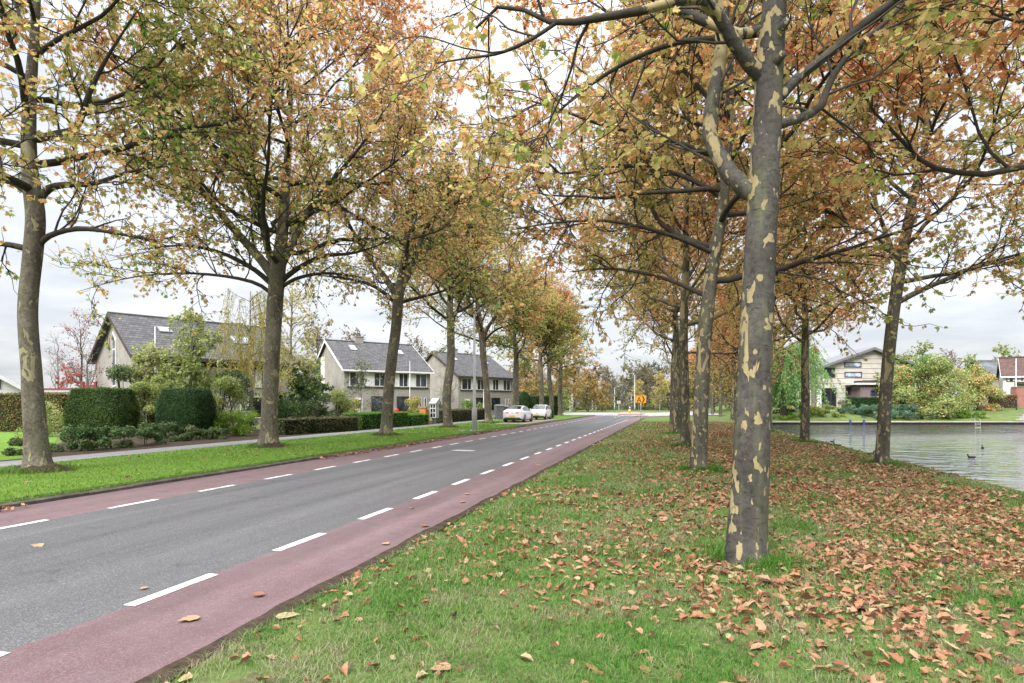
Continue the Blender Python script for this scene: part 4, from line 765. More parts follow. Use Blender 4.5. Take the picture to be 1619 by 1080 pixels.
pro['bare'] = grow(202, **{**BG, **dict(h=12.5, fork=1.8, r=.22, L0=4.5, L1=2.4, lpt=5, leaf=(.22, .38), lmat='wood_leaf', tint=(.4, .7), bark='grey_bark', e0=35, e1=75, twig=3.4)})
pro['green'] = grow(203, **{**BG, **dict(h=9.5, fork=.9, r=.2, L0=4.0, L1=1.9, e0=5, lpt=18, leaf=(.22, .38), lmat='mixed_leaf', tint=(.2, .5), dens=(1, 1), bark='brown_bark')})
pro['gold'] = grow(204, **{**BG, **dict(h=9, fork=2.0, r=.14, L0=2.6, L1=1.3, lpt=9, leaf=(.2, .36), lmat='gold_leaf', tint=(.45, .75), dens=(1, 1), sub=2.4, twig=4, bark='birch_bark', e0=40, e1=70)})
first = {}
def bgtree(kind, name, label, px, d, top, rz, group='trees beyond the junction and gardens', wide=1.0, z0=None):
    x = (px-CX)/F*d; z0 = float(gz(x, d)) if z0 is None else z0; H = CH+(H0-top)/F*d-z0; sc = H/(pro[kind]['P']['h']*1.03); s2 = (sc*wide, sc)
    if kind not in first: first[kind] = tree(name, label, 'tree', (x, d, z0), pro[kind], rz, group, s2); return first[kind]
    r = dup(first[kind], (x, d, z0), rz, label, s2); r.name = name; r['group'] = group; return r
bgtree('ochre', 'autumn_tree', 'big ochre tree behind the pole with a cross arm at the junction', 930, 128, 588, .3, wide=1.35)
bgtree('ochre', 'autumn_tree', 'ochre tree over the clipped hedge behind the white hatchback', 884, 112, 566, 2.0, wide=1.1)
bgtree('ochre', 'autumn_tree', 'tall ochre tree beside the third house behind the white sedan', 838, 108, 560, 3.3)
bgtree('ochre', 'autumn_tree', 'ochre tree filling the gap behind the slim dark trunk', 908, 136, 560, 4.1)
bgtree('ochre', 'autumn_tree', 'low yellow green tree by the short white posts', 952, 140, 606, 5.2, wide=1.3)
bgtree('green', 'garden_tree', 'round green tree beside the dark clipped cone', 862, 100, 612, .9, wide=1.2)
bgtree('green', 'garden_tree', 'bushy green tree over the hedge at the street corner', 890, 108, 617, 2.9, wide=1.3)
bgtree('gold', 'golden_tree', 'slender golden birch beyond the orange arrow sign', 1043, 150, 592, .2)
bgtree('gold', 'golden_tree', 'golden birch with pale stem beside the verge trunks', 1056, 165, 602, 1.2)
bgtree('gold', 'golden_tree', 'small yellow tree behind the tall junction lamp', 1010, 160, 603, 3.2)
for i, (px, d, top, rz) in enumerate(((1128, 120, 520, .5), (1160, 112, 505, 1.6), (1095, 140, 560, 2.6), (1190, 105, 515, 3.6), (1218, 96, 520, 5.0))):
    bgtree('ochre', 'autumn_tree', ('ochre tree seen between the scarred verge trunk and the mottled trunk', 'ochre tree straight behind the mottled trunk', 'ochre tree behind the slim verge trunks', 'autumn tree hidden behind the mottled trunk near the willow', 'tall autumn tree over the weeping willow')[i], px, d, top, rz)
bgtree('green', 'garden_tree', 'grey green tree hiding the end of the modern house, behind the long boughed plane', 1424, 72.5, 566, 1.9, 'trees behind the pond gardens', wide=1.25, z0=1.1)
for i, (px, d, top, rz, kd) in enumerate(((1395, 92, 566, .5, 'green'), (1425, 84, 560, 1.5, 'bare'), (1460, 96, 548, 2.2, 'green'), (1500, 92, 553, 3.3, 'bare'), (1538, 88, 566, 4.3, 'green'), (1585, 120, 552, 5.3, 'green'))):
    bgtree(kd, 'garden_tree', ('grey green tree beside the modern house roof', 'bare twiggy tree directly behind the long boughed pond plane tree', 'dull green tree above the pale spreading shrub', 'thin bare tree rising over the pale spreading shrub', 'green tree between the pale shrub and the white house', 'dark round tree behind the brown tiled roof')[i], px, d, top, rz, 'trees behind the pond gardens', z0=1.2)
for i, (px, d, top, rz) in enumerate(((330, 78, 520, 1.0), (420, 82, 500, 2.0), (500, 88, 500, 3.0), (655, 98, 530, 4.0), (560, 104, 520, 5.0))):
    bgtree('bare', 'bare_tree', ('bare tree behind the first house roof', 'bare tree behind the yellow birch', 'bare tree over the gable of the second house', 'bare tree in the gap between second and third house', 'bare tree behind the second house chimney')[i], px, d, top, rz, 'bare trees behind the houses', z0=.1)
# far wood beyond the junction: reads as one mass
rw = np.random.default_rng(9); Vt, Ft, Vl, Fl, Tl, o1, o2 = [], [], [], [], [], 0, 0
for i in range(110):
    kd = ('bare', 'bare', 'ochre', 'green', 'bare')[i % 5]; g = pro[kd]
    d = rw.uniform(165, 250) if i % 3 else rw.uniform(162, 172); px = rw.uniform(660, 1330); x = (px-CX)/F*d; H = rw.uniform(9.5, 15) if i % 3 else rw.uniform(4, 8); sc = H/g['P']['h']; a = rw.uniform(0, 6.28)
    M = np.array([[cos(a), -sin(a), 0], [sin(a), cos(a), 0], [0, 0, 1]])*sc
    for part in ('T', 'B'):
        V, Fq = g[part][:2]; k = slice(None)
        Vt.append(V@M.T+np.array([x, d, -.05])); Ft.append(Fq+o1); o1 += len(V)
    V, Fq, tt = g['L']; Vl.append(V@M.T+np.array([x, d, -.05])); Fl.append(Fq+o2); o2 += len(V); Tl.append(np.clip(tt*.8+rw.normal(.05, .12), 0, 1))
V = np.concatenate(Vl+Vt); tl = np.concatenate(Tl)
ru = np.random.default_rng(17); n = 26000; k = ru.integers(0, 150, n); bx_ = ru.uniform(-60, 105, 150); by_ = ru.uniform(156, 172, 150); bh_ = ru.uniform(1.0, 2.6, 150); nn = nrm(ru.normal(0, 1, (n, 3)))
pp = np.stack([bx_[k], by_[k], bh_[k]*.55], 1)+nn*np.stack([bh_[k]*1.5, bh_[k]*1.2, bh_[k]*.7], 1)*(1-.4*ru.uniform(0, 1, n)**2)[:, None]; ok = pp[:, 2] > 0
tag(link('undergrowth', foliage_mesh(ru, pp[ok], nn[ok], .5, 'wood_leaf', None, .25, .2)), kind='stuff')
tag(link('woodland', mesh_from('woodland', V, [(np.concatenate(Fl), 0), (np.concatenate(Ft)+o2, 1)], ['wood_leaf', 'grey_bark'], False, tl)), kind='stuff')

# ------------------------------------------------------------------ hedges and garden shrubs along the street
x0, x1 = (-30-CX)/F*35.6, (116-CX)/F*35.6
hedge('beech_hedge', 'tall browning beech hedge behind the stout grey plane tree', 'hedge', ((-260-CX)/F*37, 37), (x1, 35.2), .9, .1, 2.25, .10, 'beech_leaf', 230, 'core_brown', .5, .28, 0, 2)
topiary('clipped_yew', 'wide flat topped clipped yew with light green leaves', 'topiary', ((162-CX)/F*30.3, 30.3, .1), [(1.20, .0), (1.40, .45), (1.43, .95), (1.38, 1.5), (1.25, 2.05), (1.17, 2.34), (1.13, 2.40), (.01, 2.42)], .06, 'yew_leaf_light', 22000, 2.6, 3, .8, .38)
topiary('clipped_yew', 'dark barrel shaped clipped yew between the pale shrubs', 'topiary', ((295-CX)/F*28.8, 28.8, .1), [(.80, .0), (1.08, .45), (1.17, 1.0), (1.16, 1.5), (1.07, 1.95), (.94, 2.28), (.90, 2.34), (.01, 2.36)], .055, 'yew_leaf', 19000, 1.7, 4, .95, .5)
topiary('clipped_cone', 'dark green clipped cone beside the third house', 'topiary', ((829-CX)/F*76, 76, .1), [(1.0, 0), (1.15, .8), (1.1, 1.6), (.85, 2.4), (.4, 3.0), (.02, 3.2)], .12, 'yew_leaf', 3000, 1, 5)
for i, (px, py, w, h, lab) in enumerate(((20, 722, 1.2, .5, 'low straggly shrub between the path and the garden lawn'), (95, 716, 1.5, .8, 'dark green low shrub by the path next to the stout plane trunk'), (150, 711, 1.6, .75, 'glossy ground shrub below the wide clipped yew'),
        (205, 706, 1.6, .8, 'glossy low shrub at the path between both clipped yews'), (262, 699, 1.2, .75, 'small twiggy shrub at the foot of the dark yew'), (325, 696, 1.3, .5, 'low brown ground cover shrub beyond the dark yew'))):
    x, y = G(px, py, .1); y += w*.6; shrub('low_shrub', lab, 'shrub', (x, y, .1), w, w*.75, h, 3600, .085, 'dark_leaf' if i in (1, 2, 3) else 'dull_leaf', 300+i, 14, .5+.05*i*(i < 4), 4, group='low shrubs along the footpath')
for i, (px, d, rx, h, lf, mat, n, tm, lab) in enumerate((
        (72, 30, 1.3, 1.6, .09, 'pale_leaf', 2600, .6, 'straw coloured bush between the stout plane trunk and the wide yew'), (196, 34, 1.7, 3.9, .12, 'dull_leaf', 7500, .55, 'grey green rounded bush behind the wide clipped yew'), (238, 31.8, 1.3, 3.1, .11, 'pale_leaf', 6500, .5, 'pale yellow green bush in the gap between the clipped yews'),
        (345, 32, 1.6, 3.2, .11, 'pale_leaf', 7000, .35, 'soft green bush beside the dark barrel yew'), (300, 36, 2.6, 4.4, .13, 'pale_leaf', 8500, .55, 'pale lime bush rising behind the dark barrel yew'), (355, 29.5, 1.3, 1.2, .08, 'lime_leaf', 4200, .4, 'fresh green mound of leaves at the path next to the dark yew'), (384, 31, 1.0, 1.25, .08, 'lime_leaf', 3000, .5, 'lime green mound by the path in front of the birch'),
        (372, 36, 2.0, 3.3, .12, 'dull_leaf', 6500, .6, 'olive bush behind the lime mounds'), (455, 40, 1.5, 2.0, .11, 'dark_leaf', 4500, .35, 'dark bush right behind the rust crowned plane trunk'), (500, 44, 2.0, 2.2, .12, 'dull_leaf', 6000, .7, 'grey green shrub under the layered tree'),
        (530, 45, 1.8, 3.0, .12, 'pale_leaf', 6000, .4, 'yellow green bush in front of the second house gable'), (560, 48, 1.4, 1.9, .12, 'gold_leaf', 2200, .3, 'straw yellow bush near the bright clipped hedge'), (600, 50, 2.0, 1.1, .12, 'dull_leaf', 2800, .6, 'low shrub below the second house window'),
        (657, 56, 1.3, 2.3, .13, 'gold_leaf', 2600, .35, 'yellowish bush by the second house door'), (690, 64, 1.0, 1.9, .14, 'dull_leaf', 1500, .3, 'dark shrub behind the little book cabinet'), (745, 66, 1.8, 2.0, .15, 'lime_leaf', 2400, .35, 'green shrub at the third house window behind the lamp'), (765, 70, 1.5, 1.9, .15, 'pale_leaf', 2000, .4, 'pale bush under the third house windows'), (806, 72, 1.9, 1.6, .16, 'wood_leaf', 2000, .8, 'reddish bush beyond the sedan roof'))):
    shrub('garden_shrub', lab, 'shrub', ((px-CX)/F*d, d, .1), rx, rx*.8, h, n, lf, mat, 320+i, 16, tm, 5, loose=.5, group='shrubs in the front gardens')
def hpx(name, lab, pxa, pya, pxb, pyb, w, h, leaf, mat, dens, **kw):
    return hedge(name, lab, 'hedge', G(pxa, pya, .1), G(pxb, pyb, .1), w, .1, h, leaf, mat, dens, **kw)
for px, d, top, rz, lab in ((478, 62, 572, 1.1, 'green tree filling the gap beside the second house gable'), (425, 66, 578, 2.5, 'green tree behind the yellow birch'), (515, 80, 566, 3.6, 'round tree behind the second house'), (668, 92, 585, 4.7, 'green tree in the gap between second and third house')):
    bgtree('green', 'garden_tree', lab, px, d, top, rz, 'trees behind the street gardens', wide=1.3, z0=.1)
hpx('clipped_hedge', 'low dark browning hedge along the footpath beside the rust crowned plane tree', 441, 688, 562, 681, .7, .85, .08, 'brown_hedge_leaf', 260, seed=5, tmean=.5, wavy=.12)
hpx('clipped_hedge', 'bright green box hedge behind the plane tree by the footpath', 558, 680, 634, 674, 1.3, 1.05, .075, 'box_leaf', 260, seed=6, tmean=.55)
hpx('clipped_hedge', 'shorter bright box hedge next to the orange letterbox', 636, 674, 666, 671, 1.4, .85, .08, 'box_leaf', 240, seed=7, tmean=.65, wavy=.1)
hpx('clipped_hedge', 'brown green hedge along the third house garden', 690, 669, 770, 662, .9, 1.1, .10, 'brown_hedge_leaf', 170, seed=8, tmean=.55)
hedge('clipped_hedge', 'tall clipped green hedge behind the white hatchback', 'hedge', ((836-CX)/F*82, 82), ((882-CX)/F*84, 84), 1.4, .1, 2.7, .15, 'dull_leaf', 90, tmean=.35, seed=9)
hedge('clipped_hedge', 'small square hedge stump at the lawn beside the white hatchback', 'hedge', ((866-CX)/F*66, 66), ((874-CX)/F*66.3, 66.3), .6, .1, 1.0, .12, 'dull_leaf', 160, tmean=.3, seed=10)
# ------------------------------------------------------------------ planting across the pond
hedge('clipped_hedge', 'dark clipped hedge in front of the modern house annex', 'hedge', ((1345-CX)/F*71, 71), ((1402-CX)/F*71, 71), 1.2, 1.0, 1.45, .14, 'yew_leaf', 110, tmean=.45, seed=12)
hedge('clipped_hedge', 'brown beech hedge beside the red brick pillar across the pond', 'hedge', ((1566-CX)/F*73, 73), ((1604-CX)/F*73, 73), 1.0, 1.1, 1.7, .14, 'beech_leaf', 100, 'core_brown', .75, .2, seed=13)
for i, (px, d, z0, rx, h, lf, mat, n, tm, lab) in enumerate((
        (1480, 67, .3, 5.0, 6.3, .24, 'mixed_leaf', 15000, .46, 'huge pale green spreading shrub with orange tips across the pond'), (1545, 71, .9, 3.2, 5.2, .24, 'mixed_leaf', 6500, .66, 'orange tinted shrub next to the huge pale one'), (1428, 69, .6, 3.4, 5.6, .24, 'mixed_leaf', 8000, .55, 'olive shrub between the pond plane tree and the huge shrub'),
        (1378, 65.5, .0, 3.0, 1.6, .16, 'bluegreen_leaf', 4200, .5, 'blue green bank shrub behind the two blue posts'), (1425, 65, .0, 2.6, 1.5, .16, 'bluegreen_leaf', 3600, .4, 'blue green bank shrub beside the pond plane trunk'), (1300, 66.5, .1, 2.2, 1.0, .16, 'pale_leaf', 3000, .45, 'yellow grass clump on the bank below the glazed doors'), (1322, 66, .05, 1.4, .7, .14, 'lime_leaf', 1600, .5, 'small lime clump on the bank by the stone path'),
        (1285, 68, .4, 2.2, 1.0, .16, 'gold_leaf', 2200, .35, 'straw coloured grass clump under the glazed doors'), (1312, 69, .7, 1.6, .8, .15, 'pale_leaf', 1500, .5, 'pale clump beside the stone path below the house'), (1352, 68, .5, 2.4, 1.2, .16, 'bluegreen_leaf', 2600, .6, 'grey green clump below the dark clipped hedge'), (1455, 64.5, -.1, 2.0, .7, .14, 'dull_leaf', 1800, .5, 'low dull clump at the foot of the huge pale shrub'), (1500, 64.3, -.1, 1.8, .55, .14, 'dark_leaf', 1700, .5, 'low dark clump at the quay before the huge shrub'), (1550, 65, -.05, 1.8, .8, .14, 'lime_leaf', 1800, .4, 'lush low clump by the swimming ladder'), (1242, 64.4, -.12, 1.6, .6, .14, 'lime_leaf', 1400, .45, 'low green clump at the water under the willow'),
        (1270, 66, .05, 2.2, 1.3, .16, 'lime_leaf', 3000, .3, 'green clump on the bank beside the willow'), (1518, 66, .05, 3.0, .9, .16, 'lime_leaf', 3200, .35, 'low green bank planting beside the garden steps'), (1400, 64.2, -.12, .8, .5, .12, 'lime_leaf', 900, .6, 'tuft of lime leaves at the quay edge'),
        (1338, 71, 1.0, 1.0, 1.2, .15, 'dull_leaf', 1200, .6, 'grey shrub at the modern house door'), (1392, 74, 1.1, 1.6, 3.6, .2, 'pale_leaf', 2400, .3, 'feathery green bush over the dark hedge'), (1245, 70, .6, 2.6, 1.6, .2, 'dull_leaf', 2600, .5, 'dull green bush under the willow'))):
    shrub('bank_shrub', lab, 'shrub', ((px-CX)/F*d, d, z0), rx, rx*.7, h, n, lf, mat, 350+i, 26 if rx > 3 else 14, tm, 5, loose=.45, group='shrubs on the far bank')
# ------------------------------------------------------------------ houses
def window(parent, x0, x1, z0, z1, y=0.0, bars=(), curtain=False, fr='white_paint', fw=.07, name='window', gl='glass_dark', depth=.06):
    """frame proud of the wall at y (front is -y), pane a sub-part"""
    f = MB(); ya, yb = y-depth, y+.01
    f.box(x0, x1, ya, yb, z0, z0+fw); f.box(x0, x1, ya, yb, z1-fw, z1); f.box(x0, x0+fw, ya, yb, z0+fw, z1-fw); f.box(x1-fw, x1, ya, yb, z0+fw, z1-fw)
    for b_ in bars: xb = lerp(x0, x1, b_); f.box(xb-fw*.45, xb+fw*.45, ya+.004, yb, z0+fw, z1-fw)
    w = f.build(name, fr, parent); MB().box(x0+fw, x1-fw, y-.018, y-.006, z0+fw, z1-fw).build('pane', gl, w)
    if curtain:
        L = (x1-x0)*.24; c = MB(); c.box(x0+fw, x0+fw+L, y-.026, y-.0185, z0+fw, z1-fw)
        if curtain == 2: c.box(x1-fw-L, x1-fw, y-.026, y-.0185, z0+fw, z1-fw)
        c.build('curtain', 'curtain', w)
    return w
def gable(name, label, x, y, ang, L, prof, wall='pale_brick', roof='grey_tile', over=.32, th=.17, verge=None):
    """prof = front eave, ridge, back eave as (depth, height); local x runs along the facade, y to the back"""
    r = thing(name, label, 'house', (x, y, .1), pi/2-ang); (d0, h0), (d1, h1), (d2, h2) = prof
    MB().prism([(d0, -.2), (d2, -.2), (d2, h2-.04), (d1, h1-.06), (d0, h0-.04)], 'x', 0, L).build('wall', wall, r)
    rb = MB(); s0 = (h1-h0)/(d1-d0); s2 = (h1-h2)/(d2-d1); e = .35
    rb.prism([(d0-e, h0-s0*e), (d1, h1), (d2+e, h2-s2*e), (d2+e, h2-s2*e+th), (d1, h1+th), (d0-e, h0-s0*e+th)], 'x', -over, L+over); ro = rb.build('roof', roof, r)
    rid = MB().cyl((-over, d1, h1+th*.75), (L+over, d1, h1+th*.75), .13, n=10).build('ridge', roof, ro)
    g = MB(); g.box(-over-.02, L+over+.02, d0-e-.12, d0-e-.003, h0-s0*e-.08, h0-s0*e+th*.75); g.build('gutter', 'white_paint' if verge != 'dark' else 'dark_board', r)
    if verge:
        for xx in (-over-.03, L+over):
            v = MB(); v.prism([(d0-e, h0-s0*e-.12), (d1, h1-.12), (d1, h1+th+.02), (d0-e, h0-s0*e+th+.02)], 'x', xx, xx+.03); v.prism([(d1, h1-.12), (d2+e, h2-s2*e-.12), (d2+e, h2-s2*e+th+.02), (d1, h1+th+.02)], 'x', xx, xx+.03)
            v.build('bargeboard', 'white_paint' if verge == 'white' else 'dark_board', r)
    def skylight(x0, w, f0, f1):
        za, zb = lerp(h0, h1, f0)+th, lerp(h0, h1, f1)+th; ya, yb = lerp(d0, d1, f0), lerp(d0, d1, f1); k = MB()
        k.prism([(ya, za-.02), (yb, zb-.02), (yb-.02, zb+.09), (ya-.03, za+.09)], 'x', x0, x0+w); s = k.build('skylight', 'grey_plastic', ro)
        MB().prism([(lerp(ya, yb, .12)-.03, lerp(za, zb, .12)+.094), (lerp(ya, yb, .88)-.03, lerp(za, zb, .88)+.094), (lerp(ya, yb, .88)-.03, lerp(za, zb, .88)+.1), (lerp(ya, yb, .12)-.03, lerp(za, zb, .12)+.1)], 'x', x0+.09, x0+w-.09).build('pane', 'skylight_glass', s)
    def chimney(x0, w=.9, d=.6, h=.95):
        c = MB(); c.box(x0, x0+w, d1-d/2, d1+d/2, h1-.5, h1+h); c.box(x0-.05, x0+w+.05, d1-d/2-.05, d1+d/2+.05, h1+h+.003, h1+h+.09, 1); c.cyl((x0+w*.3, d1, h1+h+.09), (x0+w*.3, d1, h1+h+.36), .1, .09, 10, 2); c.cyl((x0+w*.7, d1, h1+h+.09), (x0+w*.7, d1, h1+h+.3), .1, .09, 10, 2); c.build('chimney', [wall, 'pale_concrete', 'brown_tile'], ro)
    return r, skylight, chimney
# first house: facade turned, gable with tall pointed window towards us
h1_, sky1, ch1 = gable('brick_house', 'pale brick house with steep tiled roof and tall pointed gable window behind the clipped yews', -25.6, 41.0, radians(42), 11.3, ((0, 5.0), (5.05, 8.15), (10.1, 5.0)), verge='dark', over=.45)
sky1(2.3, .95, .56, .70); sky1(7.4, 1.6, .38, .60); ch1(4.9, 1.15, .7, .55)
wf = MB(); xw = -.05; a0, a1 = 4.55, 5.4      # pointed window on the gable wall (local -x side)
wf.prism([(a0, 2.9), (a1, 2.9), (a1, 7.0), (a0, 6.35)], 'x', xw-.02, .02); wq = wf.build('window', 'white_paint', h1_)
pn = MB()
for z0, z1, zt in ((3.0, 4.05, 0), (4.15, 5.6, 0), (5.7, 6.2, .6)): pn.prism([(a0+.12, z0), (a1-.12, z0), (a1-.12, z1+zt), (a0+.12, z1)], 'x', xw-.035, xw-.021)
pn.build('pane', 'glass_dark', wq)
MB().box(-.02, 11.3, -.05, .0, 4.35, 4.9).build('fascia', 'dark_board', h1_)
for x0, x1, cu in ((1.2, 3.0, 0), (5.3, 7.2, 1), (8.2, 9.9, 2)): window(h1_, x0, x1, 2.9, 4.3, curtain=cu, bars=(.5,))
for x0, x1 in ((2.0, 4.5), (7.0, 9.6)): window(h1_, x0, x1, .5, 2.2, bars=(.33, .66), curtain=1)
def terrace(label, x, y, ang, gw):
    r, sky, ch = gable('brick_house', label, x, y, ang, 10.2, ((0, 5.35), (5.3, 8.65), (7.3, 7.2)), verge=gw, over=.3)
    ch(3.2, .95, .6, .7); sky(2.0, .8, .62, .82); sky(7.6, .75, .55, .72)
    for x0, x1, bars, cu in ((.55, 2.25, (.62,), 0), (3.3, 5.0, (.4,), 0), (5.9, 7.4, (.6,), 1), (8.3, 9.75, (.45,), 0)): window(r, x0, x1, 3.5, 5.02, bars=bars, curtain=cu)
    p = MB(); p.box(2.27, 3.28, -.045, -.003, 3.5, 5.02); p.box(7.42, 8.28, -.045, -.003, 3.5, 5.02); p.box(5.02, 5.88, -.045, -.003, 3.5, 5.02); p.build('white_panel', 'white_paint', r)
    MB().box(.3, 9.95, -.10, -.003, 3.36, 3.47).build('sill', 'dark_board', r)
    window(r, 3.0, 4.65, .75, 2.45, bars=(), fr='dark_board'); window(r, 6.0, 7.7, .75, 2.45, bars=(), fr='dark_board'); window(r, 8.75, 9.05, .5, 2.3, fr='white_paint', fw=.04); window(r, 9.4, 9.7, .5, 2.3, fr='white_paint', fw=.04)
    d = MB().box(1.1, 2.0, -.05, -.003, .1, 2.25).build('door', 'white_paint', r); MB().box(1.3, 1.8, -.058, -.051, 1.1, 2.05).build('pane', 'glass_dark', d)
    v = MB(); v.box(-.06, -.003, 6.1, 7.28, 2.6, 7.0); v.build('white_panel', 'white_paint', r); return r
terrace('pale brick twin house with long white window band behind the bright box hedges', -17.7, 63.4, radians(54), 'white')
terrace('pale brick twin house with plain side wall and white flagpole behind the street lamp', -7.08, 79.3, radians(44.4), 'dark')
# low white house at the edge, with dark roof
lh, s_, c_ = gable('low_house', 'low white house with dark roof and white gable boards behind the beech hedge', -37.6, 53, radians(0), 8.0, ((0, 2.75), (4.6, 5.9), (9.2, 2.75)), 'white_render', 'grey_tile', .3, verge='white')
lh.rotation_euler = (0, 0, pi/2+.72); lh.location = ((34-CX)/F*45.5, 45.5, .1)
gw_ = MB(); gw_.prism([(-.02, 0), (-.02, .1)], 'z', 0, .1) if 0 else gw_.box(-.05, -.003, 1.2, 6.6, 2.75, 3.4); gw_.build('window', 'glass_dark', lh)
gs = thing('garage', 'low flat garage with maroon fascia board behind the beech hedge', 'garage', ((66-CX)/F*43, 43, .1), 0)
MB().box(0, 3.9, 0, 5, -.1, 2.45).build('wall', 'white_render', gs); f_ = MB(); f_.box(-.15, 4.05, -.15, 5.1, 2.453, 2.72); f_.box(-.17, 4.07, -.17, -.153, 2.62, 2.74, 1); f_.box(2.2, 4.06, -.175, -.171, 2.46, 2.615, 1); f_.build('roof', ['grey_metal', 'maroon_board'], gs)
bt = MB(); bx, by = (141-CX)/F*33, 33
bt.box(-.42, .42, -.03, .03, 2.55, 2.68); bt.box(-.40, -.28, -.06, .06, 2.35, 2.85); bt.box(.28, .40, -.06, .06, 2.35, 2.85); bt.box(-.05, .05, -.05, .05, -.1, 2.56); tag(bt.build('garden_ornament', 'maroon_board', None, (bx, by, .1)), 'maroon wooden cross piece on a post just above the wide clipped yew', 'garden ornament')
# modern banded house over the pond
D7 = 76.0; X7 = lambda px: (px-CX)/F*D7
mh = thing('modern_house', 'modern pale banded house with big gable and purple brick annex across the pond', 'house', (X7(1280), D7, 1.25)); sc7 = F/D7
u = lambda px: X7(px)-X7(1280); v = lambda py: CH+(H0-py)/F*D7-1.25
wm = MB(); wm.prism([(0, -.8), (u(1470), -.8), (u(1470), v(590)), (u(1378), v(554)), (0, v(588))], 'y', 0, 4.5); wm.build('wall', 'banded_plaster', mh)
rm = MB(); rm.prism([(-.6, v(591)), (u(1378), v(553.5)), (u(1478), v(592)), (u(1478), v(588)), (u(1378), v(549.5)), (-.6, v(587))], 'y', -.7, 4.8); rm.build('roof', 'grey_plastic', mh)
MB().box(u(1282.5), u(1288.8), -.14, -.003, -.7, v(584)).build('pilaster', 'purple_brick', mh)
window(mh, u(1289.5), u(1322), -.35, v(613.5), bars=(.42, .74), curtain=1, fr='dark_board', fw=.1)
wd = window(mh, u(1334.6), u(1361.8), v(581), v(572.3), fr='dark_board', fw=.1, gl='skylight_glass'); window(mh, u(1335.2), u(1362.6), v(596.8), v(588), fr='dark_board', fw=.1, gl='skylight_glass'); window(mh, u(1303), u(1320), v(597), v(581.5), fr='dark_board', fw=.1)
dd = window(mh, u(1336.7), u(1344), -.3, v(612.5), fr='dark_board', fw=.09, name='door')
an = MB(); an.box(u(1344.6), u(1412), -2.2, -.003, -.8, v(609.6)); an.build('annex_wall', 'purple_brick', mh)
ar = MB(); ar.box(u(1335), u(1414), -2.6, -.003, v(609.2), v(606.4)); ar.box(u(1350), u(1414), -2.4, -.006, v(606.2), v(602.5), 1); ar.build('annex_roof', ['white_paint', 'dark_board'], mh)
window(mh, u(1360), u(1383), v(626), v(617), y=-2.2, fr='blue_paint', fw=.12)
# white house with brown tiled roof
D8 = 84.0; X8 = lambda px: (px-CX)/F*D8; z8 = lambda py: CH+(H0-py)/F*D8-1.3
wh, s8, c8 = gable('white_house', 'white house with brown tiled roof and flagpole by the garden steps', X8(1586), D8, radians(122), 14, ((0, z8(592)), (1.9, z8(566)), (3.8, z8(592))), 'white_render', 'brown_tile', .3, verge='white')
wh.location.z = 1.3
for a_, b_ in ((1590, 1602), (1605, 1613), (1614, 1622)): window(wh, X8(a_)-X8(1586), X8(b_)-X8(1586), z8(604), z8(594), fr='dark_board' if a_ == 1590 else 'white_paint', curtain=2, fw=.1)
window(wh, X8(1595)-X8(1586), X8(1612)-X8(1586), z8(640), z8(614.5), fr='dark_board', fw=.1)
cn = MB(); cn.box(X8(1600)-X8(1586), 10, -3.2, -.003, z8(608.5), z8(605)); cn.build('canopy', 'dark_board', wh)
bh = thing('brick_house', 'dark roofed house with blue solar panels glimpsed beside the white house', 'house', ((1560-CX)/F*104, 104, 1.2)); MB().box(0, 5.5, 0, 6, -.5, 4.9).build('wall', 'pale_brick', bh)
MB().prism([(-.4, 4.7), (3, 8.1), (6.4, 4.7), (6.4, 4.9), (3, 8.3), (-.4, 4.9)], 'x', -.3, 5.8).build('roof', 'grey_tile', bh); MB().prism([(.2, 5.52), (2.4, 7.72), (2.4, 7.8), (.2, 5.6)], 'x', .4, 5.2).build('solar_panel', 'glass_dark', bh)
pb = thing('brick_pillar', 'red brick garden wall end beside the garden steps', 'wall', ((1607-CX)/F*74, 74, 1.2)); MB().box(0, 1.3, 0, .8, -.3, 2.55).build('pillar', 'red_brick', pb); MB().box(-.06, 1.36, -.06, .86, 2.553, 2.62).build('cap', 'pale_concrete', pb)
gf = thing('garden_gate', 'dark metal gate at the top of the garden steps', 'gate', ((1585-CX)/F*71, 71, 1.0)); q_ = MB()
for xx in (0, 1.65): MB().box(xx-.05, xx+.05, -.05, .05, -.2, 1.15).build('post', 'dark_metal', gf)
q_ = MB(); q_.box(.05, 1.6, -.02, .02, 1.0, 1.05); q_.box(.05, 1.6, -.02, .02, .2, .25)
for k in range(12): q_.box(.12+k*.125, .135+k*.125, -.01, .01, .25, 1.0)
q_.build('railing', 'dark_metal', gf)
stp = MB()
for k in range(6):
    x0 = lerp(X8(1573)*63.6/84, 64.2, k/6)+.1*k*0; xa = lerp(G(1573, 664.5, -.1)[0], 64.0, k/6); xb = lerp(G(1598, 664.5, -.1)[0], 66.2, k/6); stp.box(xa+.05, xb-.05, 63.6+k*1.7, 65.3+k*1.7, -.1+k*.2, .06+k*.25)
tag(stp.build('garden_steps', 'timber'), 'flight of wide grey garden steps climbing from the quay', 'steps')
bf = thing('board_fence', 'brown board fence on the grass beyond the pond row trunks', 'fence', (*ST(9.5, 98), -.05), -TH); q_ = MB()
for k in range(24): q_.box(k*.42, k*.42+.40, -.02, .02, .05, 1.9+.02*(k % 3))
q_.build('boards', 'orange_wood', bf)
for k in range(6): MB().box(k*2-.06, k*2+.06, .03, .12, -.1, 2.0).build('post', 'dark_timber', bf)

